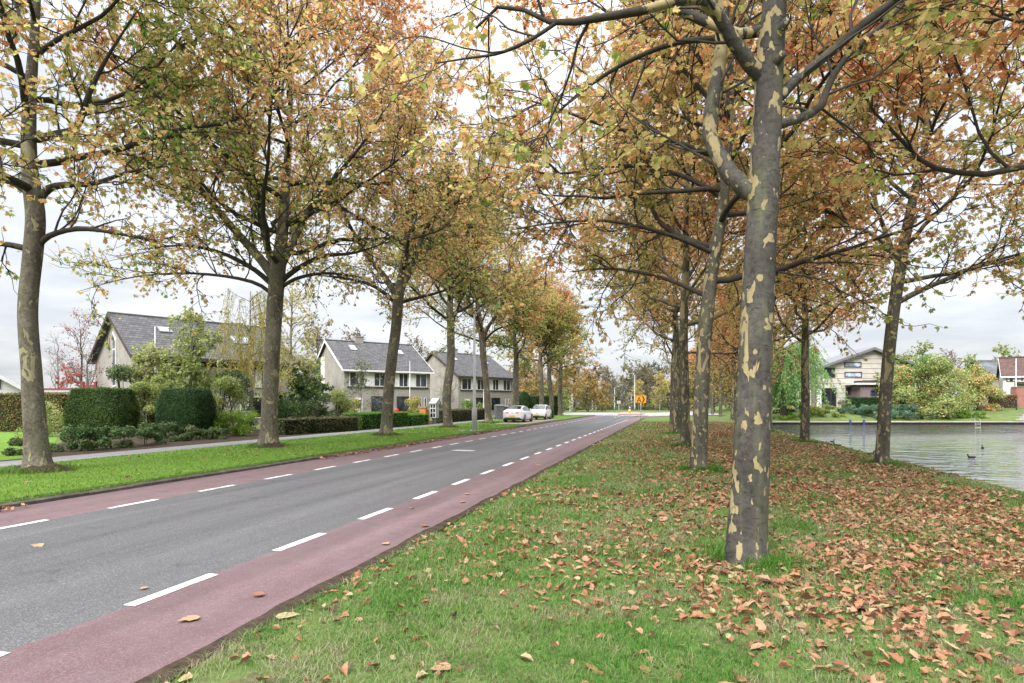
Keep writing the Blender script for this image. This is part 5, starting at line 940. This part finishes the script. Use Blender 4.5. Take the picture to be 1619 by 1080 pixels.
# ------------------------------------------------------------------ cars
def car(name, label, sec, wheels, track, wr, loc, rz, rear):
    """sec rows: x, z_bottom, z_belt, z_roof, half width at sill, at belt, at roof; x runs to the front"""
    r = thing(name, label, 'car', loc, rz); S = smooth_line(np.array(sec, float), 40)
    def ring(q):
        x, zb, zl, zr, w0, w1, w2 = q; w2 = min(w2, w1*.98)
        h = [(w0*.90, zb), (w0, zb+.10), (w1*1.0, lerp(zb, zl, .45)), (w1*1.005, lerp(zb, zl, .75)), (w1*.97, zl), (lerp(w1*.97, w2, .5)*1.01, lerp(zl, zr, .5)), (w2, lerp(zl, zr, .90)), (w2*.82, zr), (w2*.4, zr+.015)]
        return [(x, y, z) for y, z in h]+[(x, -y, z) for y, z in h[::-1]]
    mb = MB(); mb.loft([ring(q) for q in S]); body = mb.build('body', 'car_paint', r, None, True)
    lo = MB(); xa, xb = S[0][0], S[-1][0]; i0, i1 = 1, 38
    lo.loft([[(S[i][0], S[i][4]*1.012*sg, z) for sg, z in ((-1, S[i][1]-.02), (1, S[i][1]-.02), (1, S[i][1]+.07), (-1, S[i][1]+.07))] for i in range(0, 40, 3)]); lo.build('sill', 'dark_board', r)
    def band(i0, i1, sg, name='side_window', lo_=.12, hi=.88):
        w = MB(); A = []
        for i in range(i0, i1+1):
            x, zb, zl, zr, w0, w1, w2 = S[i]; y0 = lerp(w1*.97, w2, lo_*1.02); y1 = lerp(w1*.97, w2, hi)
            A.append([(x, sg*(y0+.014), lerp(zl, zr, lo_)), (x, sg*(lerp(w1*.97, w2, .5)*1.01+.014), lerp(zl, zr, .5)), (x, sg*(y1+.016), lerp(zl, zr, hi))])
        w.loft(A, False, 0, False); w.build(name, 'glass_car', r)
    for x, y in wheels_xy(wheels, track):
        w = MB(); sg = 1 if y > 0 else -1
        w.loft([[(x+rr*cos(a), y+sg*o, wr+rr*sin(a)) for a in np.linspace(0, 2*pi, 24, endpoint=False)] for rr, o in ((wr*.62, -.2), (wr*.95, -.2), (wr, -.16), (wr, -.03), (wr*.94, .012), (wr*.66, .006))]); t = w.build('wheel', 'rubber', r, None, True)
        k = MB(); k.loft([[(x+rr*cos(a), y+sg*o, wr+rr*sin(a)) for a in np.linspace(0, 2*pi, 20, endpoint=False)] for rr, o in ((wr*.66, .0), (wr*.64, .016), (wr*.60, .004))]); 
        for j in range(5): a = j*2*pi/5; k.prism([(x+wr*.60*cos(a-.16), wr+wr*.60*sin(a-.16)), (x+wr*.60*cos(a+.16), wr+wr*.60*sin(a+.16)), (x+.03*cos(a+1.5), wr+.03*sin(a+1.5)), (x+.03*cos(a-1.5), wr+.03*sin(a-1.5))], 'y', min(y, y+sg*.018), max(y, y+sg*.018))
        k.build('rim', 'alloy', t)
        ah = MB(); ah.loft([[(x+rr*cos(a), y+sg*o, wr+rr*sin(a)) for a in np.linspace(-.6, pi+.6, 24)] for rr, o in ((wr*1.14, -.12), (wr*1.14, .006), (wr*1.0, .003))], False, 0, False); ah.build('wheel_arch', 'black_paint', r)
    return r, S, band
def wheels_xy(w, t): return [(x, y) for x in w for y in (-t, t)]
def quad(r, name, mat, pts, th=.02, d=(1, 0, 0)):
    m = MB(); d = np.array(d)*th; P = [np.array(p, float) for p in pts]; m.loft([[tuple(p) for p in P], [tuple(p+d) for p in P]]); return m.build(name, mat, r)
# sedan seen from behind, heading away
sx, sy = ST(-13.2, 52.2)
sed = [(-2.30, .36, .80, .84, .62, .70, .60), (-2.24, .24, .92, .99, .80, .84, .72), (-2.0, .20, .98, 1.06, .86, .90, .74), (-1.55, .19, .97, 1.19, .89, .915, .66), (-1.0, .17, .95, 1.36, .90, .915, .60), (-.4, .16, .93, 1.43, .90, .915, .60), (.3, .16, .91, 1.41, .90, .915, .60), (.75, .20, .90, 1.26, .90, .91, .64), (1.2, .20, .89, 1.02, .90, .90, .72), (1.75, .22, .82, .90, .87, .88, .72), (2.2, .28, .66, .74, .78, .80, .62), (2.36, .36, .56, .60, .60, .62, .5)]
r, S, band = car('parked_sedan', 'white coupe like sedan parked on the bay with its tail towards us', sed, (-1.45, 1.28), .915, .335, (sx, sy, .115), pi/2-TH, True)
for sg in (-1, 1): band(11, 27, sg)
rw_ = MB(); A = []
for x, z, w in ((-1.72, 1.125, .60), (-1.4, 1.255, .57), (-.98, 1.378, .52)): A.append([(x-.012, yy*w, z+.026+.012*(1-yy*yy)) for yy in (-1, -.5, 0, .5, 1)])
rw_.loft(A, False, 0, False); rw_.build('rear_window', 'glass_car', r, None, True)
for sg in (-1, 1):
    quad(r, 'tail_light', 'tail_red', [(-2.26, sg*.30, .80), (-2.20, sg*.80, .77), (-2.20, sg*.80, .88), (-2.26, sg*.32, .87)], -.075)
    m_ = MB(); m_.bbox(.62, .80, sg*.94-.09, sg*.94+.09, .92, 1.05, .03); m_.build('mirror', 'car_paint', r)
quad(r, 'number_plate', 'plate_yellow', [(-2.33, -.26, .50), (-2.33, .26, .50), (-2.33, .26, .61), (-2.33, -.26, .61)], -.012)
quad(r, 'bumper', 'dark_board', [(-2.27, -.74, .24), (-2.27, .74, .24), (-2.28, .70, .40), (-2.28, -.70, .40)], -.06)
m_ = MB(); m_.cyl((-2.36, 0, .83), (-2.34, 0, .83), .05, n=16); m_.build('badge', 'alloy', r)
# hatchback facing us
vx, vy = ST(-13.0, 60.6)
hat = [(-1.78, .40, .85, 1.02, .62, .70, .5), (-1.72, .28, .95, 1.25, .76, .78, .58), (-1.45, .24, .95, 1.42, .80, .815, .60), (-.9, .2, .94, 1.49, .81, .82, .60), (-.2, .2, .92, 1.50, .81, .82, .60), (.35, .2, .91, 1.45, .81, .82, .60), (.75, .2, .91, 1.22, .81, .82, .64), (1.08, .2, .92, 1.02, .81, .82, .68), (1.45, .22, .84, .93, .79, .80, .66), (1.70, .26, .72, .80, .72, .74, .6), (1.78, .34, .60, .66, .6, .62, .5)]
r, S, band = car('parked_hatchback', 'small white boxy hatchback parked on the bay facing us', hat, (-1.22, 1.19), .822, .30, (vx, vy, .115), pi/2-TH+pi, False)
for sg in (-1, 1): band(7, 26, sg)
A = []; ws = MB()
for x, z, w in ((.98, 1.065, .68), (.72, 1.245, .62), (.42, 1.425, .56)): A.append([(x+.02, yy*w, z+.026+.014*(1-yy*yy)) for yy in (-1, -.5, 0, .5, 1)])
ws.loft(A, False, 0, False); ws.build('windscreen', 'glass_car', r, None, True)
for sg in (-1, 1):
    quad(r, 'headlight', 'lamp_clear', [(1.72, sg*.38, .60), (1.68, sg*.70, .60), (1.66, sg*.70, .73), (1.70, sg*.42, .71)], .075)
    m_ = MB(); m_.bbox(.62, .78, sg*.9-.09, sg*.9+.09, .95, 1.10, .03); m_.build('mirror', 'car_paint', r)
quad(r, 'number_plate', 'plate_yellow', [(1.80, -.26, .42), (1.80, .26, .42), (1.80, .26, .53), (1.80, -.26, .53)], .012)
quad(r, 'grille', 'dark_board', [(1.72, -.62, .28), (1.72, .62, .28), (1.735, .58, .40), (1.735, -.58, .40)], .05)
m_ = MB(); m_.cyl((1.79, 0, .68), (1.81, 0, .68), .055, n=16); m_.build('badge', 'alloy', r)

# ------------------------------------------------------------------ street furniture
def pole(name, label, cat, px, py, top, rad=.07, z=0.0, d=None, mat='grey_metal', arm=None, collar=False, group=None):
    d = d or F*(CH-z)/(py-H0); x = (px-CX)/F*d; h = CH+(H0-top)/F*d-z; r = thing(name, label, cat, (x, d, z), 0, group)
    m_ = MB(); m_.lathe([(rad*1.5, -.1), (rad*1.5, min(1.3, h*.2)), (rad*.9, min(1.45, h*.24)), (rad*.5, h)], 14); m_.build('pole', mat, r, None, True)
    if arm:
        L = arm; a = MB(); a.path([(0, 0, h-.15), (L*.12, 0, h+.1), (L*.35, 0, h+.3), (L, 0, h+.42)], [rad*.5, rad*.42, rad*.36, rad*.3], 8); a.build('arm', mat, r, None, True); sg = 1 if L > 0 else -1
        b_ = MB(); b_.bbox(min(L, L+sg*.55), max(L, L+sg*.55), -.09, .09, h+.37, h+.45, .03); b_.build('lamp_head', mat, r)
    return r
pole('street_lamp', 'tall grey street lamp on the lawn between two plane trees', 'street lamp', 750, 680.5, 497, .105, .11, arm=1.15)
x, y = G(747, 680.5, .11); pd = MB(); pd.box(-.9, .75, -.7, .8, -.05, .012); o = tag(pd.build('lamp_paving', 'pale_concrete', None, (x, y, .11)), kind='structure'); o.rotation_euler = (0, 0, -TH)
pole('street_lamp', 'tall lamp with curved arm beside the orange arrow sign', 'street lamp', 1003.5, 649, 593, .11, 0, d=142, arm=-1.9)
pole('street_lamp', 'shorter lamp with bent arm between two yellow bollards', 'street lamp', 971.7, 647, 614, .10, 0, d=150, arm=.7)
pole('street_lamp', 'slim grey lamp post close beside the tall curved lamp', 'street lamp', 998, 646, 623, .09, 0, d=165)
r = pole('utility_pole', 'pale bare pole with a small cross arm at the street corner', 'pole', 904.5, 649, 597, .11, 0, d=128); MB().box(-.75, .45, -.04, .04, 2.2, 2.3).build('cross_arm', 'grey_metal', r)
for px, top, bot, d, lab, cr in ((901.3, 632, 648, 130, 'short white post just beside the bare pole with cross arm', 0), (884.5, 634, 648, 124, 'short white post at the end of the clipped hedge', 0), (936.5, 630, 648, 140, 'thin white post with a small dark sign back', 1), (942.2, 631, 648, 141, 'white post with a flared top next to the blue sign', 1), (1032.6, 631, 642, 170, 'white post before the golden birches', 0)):
    r = pole('marker_post', lab, 'post', px, bot, top, .08, 0, d=d, mat='white_paint')
    if cr: h = CH+(H0-top)/F*d; MB().bbox(-.22 if px > 940 else -.12, .22 if px > 940 else .12, -.05, .05, h-.3, h, .03).build('sign_plate', 'grey_metal', r)
r = pole('blue_sign', 'blue traffic sign with white lower half on a pole at the junction', 'traffic sign', 950.2, 647, 629, .05, 0, d=140); h = CH+(638-629)/F*140
m_ = MB(); m_.cyl((0, -.10, h-.35), (0, -.07, h-.35), .48, n=28); m_.build('sign_plate', 'blue_paint', r); m_ = MB(); m_.box(-.3, .3, -.09, -.06, h-1.25, h-.86); m_.box(-.2, .2, -.108, -.101, h-.44, h-.28); m_.build('white_mark', 'white_paint', r)
r = pole('grey_sign', 'grey sign box on a short post beside the bent arm lamp', 'sign', 978.4, 647, 634, .06, 0, d=148); m_ = MB(); m_.bbox(-.45, .45, -.1, .1, 1.7, 2.4, .03); m_.build('sign_plate', 'grey_metal', r)
for px, d, top, bot, lab, tp in ((957, 142, 639, 649.5, 'yellow and white bollard at the far kerb of the junction', 'white_paint'), (995.5, 103, 642, 655, 'yellow bollard with blue keep side disc on the brick island', 'blue_paint')):
    h = CH-(top-H0)/F*d; r = thing('bollard', lab, 'bollard', ((px-CX)/F*d, d, 0), 0, 'traffic bollards'); m_ = MB(); m_.lathe([(.17, 0), (.17, h*.6), (.15, h*.62)], 14); m_.build('post', 'yellow_plastic', r, None, True)
    m_ = MB(); m_.bbox(-.19, .19, -.1, .1, h*.62, h, .04); m_.build('top', tp, r); m_ = MB(); m_.cyl((0, -.13, h*.82), (0, -.101, h*.82), .11, n=18); m_.build('disc', 'white_paint', r)
poly('traffic_island', 'red_brick_paving', flatpx([(978, 656.3), (1012, 656.0), (1020, 654.4), (1008, 652.4), (990, 652.2), (976, 653.6)]), .09)
isl = MB(); P_ = flatpx([(978, 656.3), (1012, 656.0), (1020, 654.4), (1008, 652.4), (990, 652.2), (976, 653.6)]); isl.loft([[(x, y, -.05) for x, y in P_], [(x, y, .086) for x, y in P_]], False); tag(isl.build('kerb', 'kerb_stone'), kind='structure')
# orange detour sign: board, black border, letter A and chevron
d = 66.0; k = d/F; zs = lambda py: CH+(H0-py)*k; r = thing('detour_sign', 'orange detour sign reading A with a black arrow on a thin post', 'road sign', ((1013.3-CX)*k, d, float(gz((1013.3-CX)*k, d))), -.05); base = r.location.z
xs_ = lambda px: (px-1013.3)*k; zz_ = lambda py: zs(py)-base
m_ = MB(); m_.cyl((0, .04, -.1), (0, .04, zz_(627)), .035, n=10); m_.build('post', 'grey_metal', r, None, True)
m_ = MB(); m_.bbox(xs_(1003.8), xs_(1021.2), -.012, .012, zz_(637), zz_(625.4), .01); pl = m_.build('board', 'orange_sign', r)
ln = MB()
def stroke(p, q, w, y0=-.02, y1=-.0125):
    p = np.array(p, float); q = np.array(q, float); t = (q-p)/np.linalg.norm(q-p); n = np.array([-t[1], t[0]])*w/2; ln.loft([[(c[0], yy, c[1]) for c in (p-n, q-n, q+n, p+n)] for yy in (y0, y1)])
cx_, cz_ = xs_(1010.4), zz_(632.0); hh = .26
stroke((cx_-.20, cz_-hh), (cx_-.01, cz_+hh), .085); stroke((cx_+.20, cz_-hh), (cx_+.01, cz_+hh), .085, -.0205, -.0126); stroke((cx_-.12, cz_-.08), (cx_+.12, cz_-.08), .075, -.021, -.0127)
tx = xs_(1019.6); ln.prism([(xs_(1014.6), zz_(626.2)), (xs_(1017), zz_(626.2)), (tx, cz_+.0), (xs_(1017), zz_(636.4)), (xs_(1014.6), zz_(636.4)), (xs_(1017.3), cz_)], 'y', -.0205, -.0125)
stroke((xs_(1004.6), zz_(626.3)), (xs_(1014.6), zz_(626.3)), .02); stroke((xs_(1004.6), zz_(636.3)), (xs_(1014.6), zz_(636.3)), .02); stroke((xs_(1004.7), zz_(626.3)), (xs_(1004.7), zz_(636.3)), .02, -.0207, -.0128)
ln.build('lettering', 'black_paint', pl)
# flagpoles
pole('flagpole', 'white flagpole with banded shaft standing before the first house roof', 'flagpole', 245, 680, 516, .035, .1, d=36, mat='white_paint')
pole('flagpole', 'white flagpole in front of the second house', 'flagpole', 648, 660, 571, .038, .1, d=58, mat='white_paint'); pole('flagpole', 'white flagpole in front of the third house', 'flagpole', 764.6, 660, 571, .04, .1, d=68, mat='white_paint')
pole('flagpole', 'short pale flagpole under the first house eaves', 'flagpole', 344.5, 680, 570, .04, .1, d=39, mat='white_paint'); pole('flagpole', 'white flagpole at the white house over the pond', 'flagpole', 1606.5, 640, 567, .07, 1.3, d=80, mat='white_paint')
# little book cabinet, letterbox and bins by the path
x, y = G(687, 670.5, .1); r = thing('book_cabinet', 'little white book cabinet with glazed door and pitched lid by the footpath', 'book cabinet', (x, y, .1), -.45)
m_ = MB(); m_.box(-.16, .16, -.16, .16, -.05, .55); r.scale = (.74, .74, .92); m_.build('pedestal', 'grey_plastic', r); m_ = MB(); m_.box(-.36, .36, -.30, .30, .55, 1.75); m_.build('case', 'grey_metal', r)
m_ = MB()
for x0, x1 in ((-.36, -.30), (-.03, .03), (.30, .36)): m_.box(x0, x1, -.33, -.302, .55, 1.75)
for z0 in (.55, .95, 1.35, 1.69): m_.box(-.30, -.03, -.332, -.302, z0, z0+.06); m_.box(.03, .30, -.332, -.302, z0, z0+.06)
dr_ = m_.build('door', 'white_paint', r); MB().box(-.30, .30, -.312, -.304, .61, 1.69).build('pane', 'glass_dark', dr_)
MB().prism([(-.42, 1.75), (.42, 1.75), (.42, 2.25), (.30, 2.27), (-.46, 1.80)], 'x', -.44, .44).build('roof', 'grey_metal', r)
x, y = G(669.5, 671, .1); r = thing('letterbox', 'orange wooden letterbox on two posts beside the book cabinet', 'letterbox', (x, y, .1), -.3); m_ = MB(); m_.bbox(-.26, .26, -.18, .18, .52, 1.30, .02); m_.build('box', 'orange_wood', r); m_ = MB(); m_.prism([(-.24, 1.30), (.24, 1.30), (.22, 1.36), (-.26, 1.42)], 'x', -.32, .32); m_.build('lid', 'pale_concrete', r)
for sg in (-.18, .3): MB().box(sg-.05, sg+.05, .181, .27, -.1, 1.15 if sg > 0 else .8).build('post', 'orange_wood', r)
def bin_(label, px, d, mat, w=.3, h=1.05):
    r = thing('wheelie_bin', label, 'bin', ((px-CX)/F*d, d, .1), .3); m_ = MB(); m_.loft([[(-w*.8, -w*.9, .06), (w*.8, -w*.9, .06), (w*.8, w*.8, .06), (-w*.8, w*.8, .06)], [(-w, -w*1.15, h*.9), (w, -w*1.15, h*.9), (w, w, h*.9), (-w, w, h*.9)]]); m_.build('body', mat, r)
    m_ = MB(); m_.prism([(-w*1.25, h*.905), (w*1.1, h*.905), (w*1.1, h*.96), (0, h*1.03), (-w*1.25, h*.95)], 'x', -w*1.06, w*1.06); m_.build('lid', mat, r)
    for sg in (-1, 1): m_ = MB(); m_.cyl((sg*w*.85, w*.8, .12), (sg*w*.65, w*.8, .12), .12, n=14); m_.build('wheel', 'rubber', r)
bin_('dark blue wheelie bin among the green shrubs before the birch', 388, 33.5, 'blue_paint', .28, 1.2); bin_('grey wheelie bin at the hedge end beside the white sedan', 789, 62, 'grey_plastic', .42, 1.5); bin_('second grey wheelie bin close to the sedan roof', 797, 62.5, 'grey_plastic', .42, 1.4)
r = thing('ride_on_toy', 'small red garden tractor parked behind the box hedges', 'toy tractor', ((627-CX)/F*50, 50, .72), .4); r.scale = (.62,)*3; m_ = MB(); m_.bbox(-.3, .28, -.25, .25, .25, .95, .1); m_.build('bonnet', 'red_plastic', r, None, True); m_ = MB(); m_.bbox(.3, .85, -.28, .28, .2, .62, .08); m_.build('seat', 'red_plastic', r); 
for sx_ in (-.2, .6): m_ = MB(); m_.cyl((sx_, -.34, .2), (sx_, -.27, .2), .2, n=14); m_.build('wheel', 'rubber', r)
MB().box(-.6, 1.0, -.4, .4, -.55, .0).build('trailer', 'dark_board', r)
# pond posts, ladder and ducks
for px, lab in ((1343.8, 'blue mooring post below the stone path on the quay'), (1365.2, 'blue mooring post nearer the pond plane trunk')):
    m_ = MB(); m_.bbox(-.10, .10, -.14, .0, -.9, .04, .03); m_.bbox(-.07, .07, -.11, -.02, .041, .11, .02); tag(m_.build('mooring_post', 'blue_paint', None, ((px-CX)/F*61.9, 61.9, 0)), lab, 'post', 'blue mooring posts')
r = thing('swim_ladder', 'white swimming ladder on the quay before the green bank', 'ladder', ((1544-CX)/F*62, 62, -.13))
for sg in (-.27, .27): m_ = MB(); m_.path([(sg, .5, 0), (sg, .45, .3), (sg, .25, .38), (sg, -.1, .33), (sg, -.16, -.2), (sg, -.16, -1.0)], [.016]*6, 8); m_.build('rail', 'grey_metal', r, None, True)
m_ = MB()
for z0 in (-.25, -.5, -.75): m_.box(-.27, .27, -.2, -.13, z0, z0+.03)
m_.build('step', 'white_paint', r)
def duck(label, x, y, z, rz, s=1.0):
    r = thing('duck', label, 'duck', (x, y, z), rz, 'dark water birds at the pond'); m_ = MB()
    rows = smooth_line(np.array([(-.24, .10, .004), (-.17, .09, .05), (-.05, .075, .085), (.08, .08, .08), (.14, .11, .05), (.165, .16, .034), (.18, .20, .036), (.205, .225, .038), (.235, .22, .028), (.255, .212, .010)]), 20)
    T = np.gradient(rows[:, :2], axis=0); T /= np.linalg.norm(T, axis=1)[:, None]
    m_.loft([[(q[0]-t[1]*q[2]*sin(a)*.85, q[2]*cos(a), q[1]+t[0]*q[2]*sin(a)*.85) for a in np.linspace(0, 2*pi, 12, endpoint=False)] for q, t in zip(rows, T)]); m_.build('body', 'skin_duck', r, None, True)
    b_ = MB(); b_.loft([[(.25, -.014, .20), (.25, .014, .20), (.25, .012, .222), (.25, -.012, .222)], [(.30, -.011, .198), (.30, .011, .198), (.30, .009, .207), (.30, -.009, .207)]]); b_.build('beak', 'duck_bill', r); r.scale = (s*.75,)*3
for px, py, rz, z, lab in ((1316, 697.5, .3, WATER, 'dark duck with raised head swimming close to the bank'), (1324, 706, 2.6, None, 'dark duck resting on the grassy pond edge'), (1377, 722, .2, None, 'dark duck sitting on the bank beside the pond plane trunk'), (1553.5, 707, 1.0, WATER, 'small dark duck far out on the rippled pond'), (1536, 722.5, 3.0, WATER, 'dark duck swimming on the rippled pond, nearer the bank')):
    zz0 = WATER if z is not None else -.3; x, y = G(px, py+1.5, zz0)
    if z is None: zz0 = float(gz(x, y))
    duck(lab, x, y, zz0-(.03 if z is not None else 0.01), rz)

# ------------------------------------------------------------------ sky, sun and camera
SUN_EL, SUN_AZ = radians(40), radians(210)
w = bpy.data.worlds.new('World'); bpy.context.scene.world = w; w.use_nodes = True; nt = w.node_tree; nt.nodes.clear()
out = nt.nodes.new('ShaderNodeOutputWorld'); bg = nt.nodes.new('ShaderNodeBackground'); bg2 = nt.nodes.new('ShaderNodeBackground'); add = nt.nodes.new('ShaderNodeAddShader')
sk = nt.nodes.new('ShaderNodeTexSky'); sk.sky_type = 'NISHITA'; sk.sun_disc = False; sk.sun_elevation = SUN_EL; sk.sun_rotation = SUN_AZ; sk.dust_density = 3.0; nt.links.new(sk.outputs[0], bg.inputs[0]); bg.inputs[1].default_value = .05*.35
tc = nt.nodes.new('ShaderNodeTexCoord'); sx = nt.nodes.new('ShaderNodeSeparateXYZ'); nt.links.new(tc.outputs['Generated'], sx.inputs[0])
zc = math_(nt, 'MAXIMUM', sx.outputs[2], 0.0); den = math_(nt, 'ADD', zc, .16); cb = nt.nodes.new('ShaderNodeCombineXYZ')
nt.links.new(math_(nt, 'DIVIDE', sx.outputs[0], den), cb.inputs[0]); nt.links.new(math_(nt, 'DIVIDE', sx.outputs[1], den), cb.inputs[1])
cl = noise(nt, cb.outputs[0], 1.1, 6, .55, .35); cl2 = noise(nt, cb.outputs[0], 3.2, 4, .5, .2)
f = math_(nt, 'ADD', math_(nt, 'MULTIPLY', cl, .7), math_(nt, 'MULTIPLY', cl2, .3))
cc = ramp(nt, [(.36, (.66, .68, .73)), (.48, (.79, .805, .845)), (.58, (.92, .925, .945)), (.7, (.99, .99, .995))], f).outputs[0]
gain = nt.nodes.new('ShaderNodeVectorMath'); gain.operation = 'MULTIPLY'; nt.links.new(cc, gain.inputs[0])
g1 = N(nt, 'MapRange'); nt.links.new(zc, g1.inputs[0]); g1.interpolation_type = 'SMOOTHSTEP'; g1.inputs[1].default_value = .5; g1.inputs[2].default_value = 1.0; g1.inputs[3].default_value = 0.0; g1.inputs[4].default_value = 3.0
g2 = N(nt, 'MapRange'); nt.links.new(zc, g2.inputs[0]); g2.inputs[1].default_value = 0.0; g2.inputs[2].default_value = .5; g2.inputs[3].default_value = .41; g2.inputs[4].default_value = .60
gg = math_(nt, 'ADD', g1.outputs[0], g2.outputs[0]); nt.links.new(gg, gain.inputs[1]); nt.links.new(gain.outputs[0], bg2.inputs[0]); bg2.inputs[1].default_value = 1.0
nt.links.new(bg.outputs[0], add.inputs[0]); nt.links.new(bg2.outputs[0], add.inputs[1]); nt.links.new(add.outputs[0], out.inputs[0])
sl = bpy.data.lights.new('sun', 'SUN'); sl.energy = 2.4; sl.angle = radians(28); sl.color = (1, .95, .88); so = bpy.data.objects.new('sun', sl); C.objects.link(so)
so.rotation_euler = (pi/2-SUN_EL, 0, pi-SUN_AZ)
cam = bpy.data.cameras.new('camera'); cam.sensor_width = 36; cam.lens = F/1619*36; cam.shift_y = (H0-540)/1619; cam.clip_end = 3000; cam.clip_start = .05
co_ = bpy.data.objects.new('camera', cam); C.objects.link(co_); co_.location = (0, 0, CH); co_.rotation_euler = (pi/2, 0, 0)
sc = bpy.context.scene; sc.camera = co_
sc.view_settings.view_transform = 'Standard'; sc.view_settings.look = 'None'; sc.view_settings.exposure = 1.12; sc.view_settings.gamma = 1.0
sc.render.engine = 'CYCLES'; cy = sc.cycles; cy.max_bounces = 8; cy.diffuse_bounces = 5; cy.glossy_bounces = 3; cy.transmission_bounces = 4; cy.transparent_max_bounces = 6; cy.caustics_reflective = False; cy.caustics_refractive = False
cy.use_denoising = True; cy.denoiser = 'OPENIMAGEDENOISE'
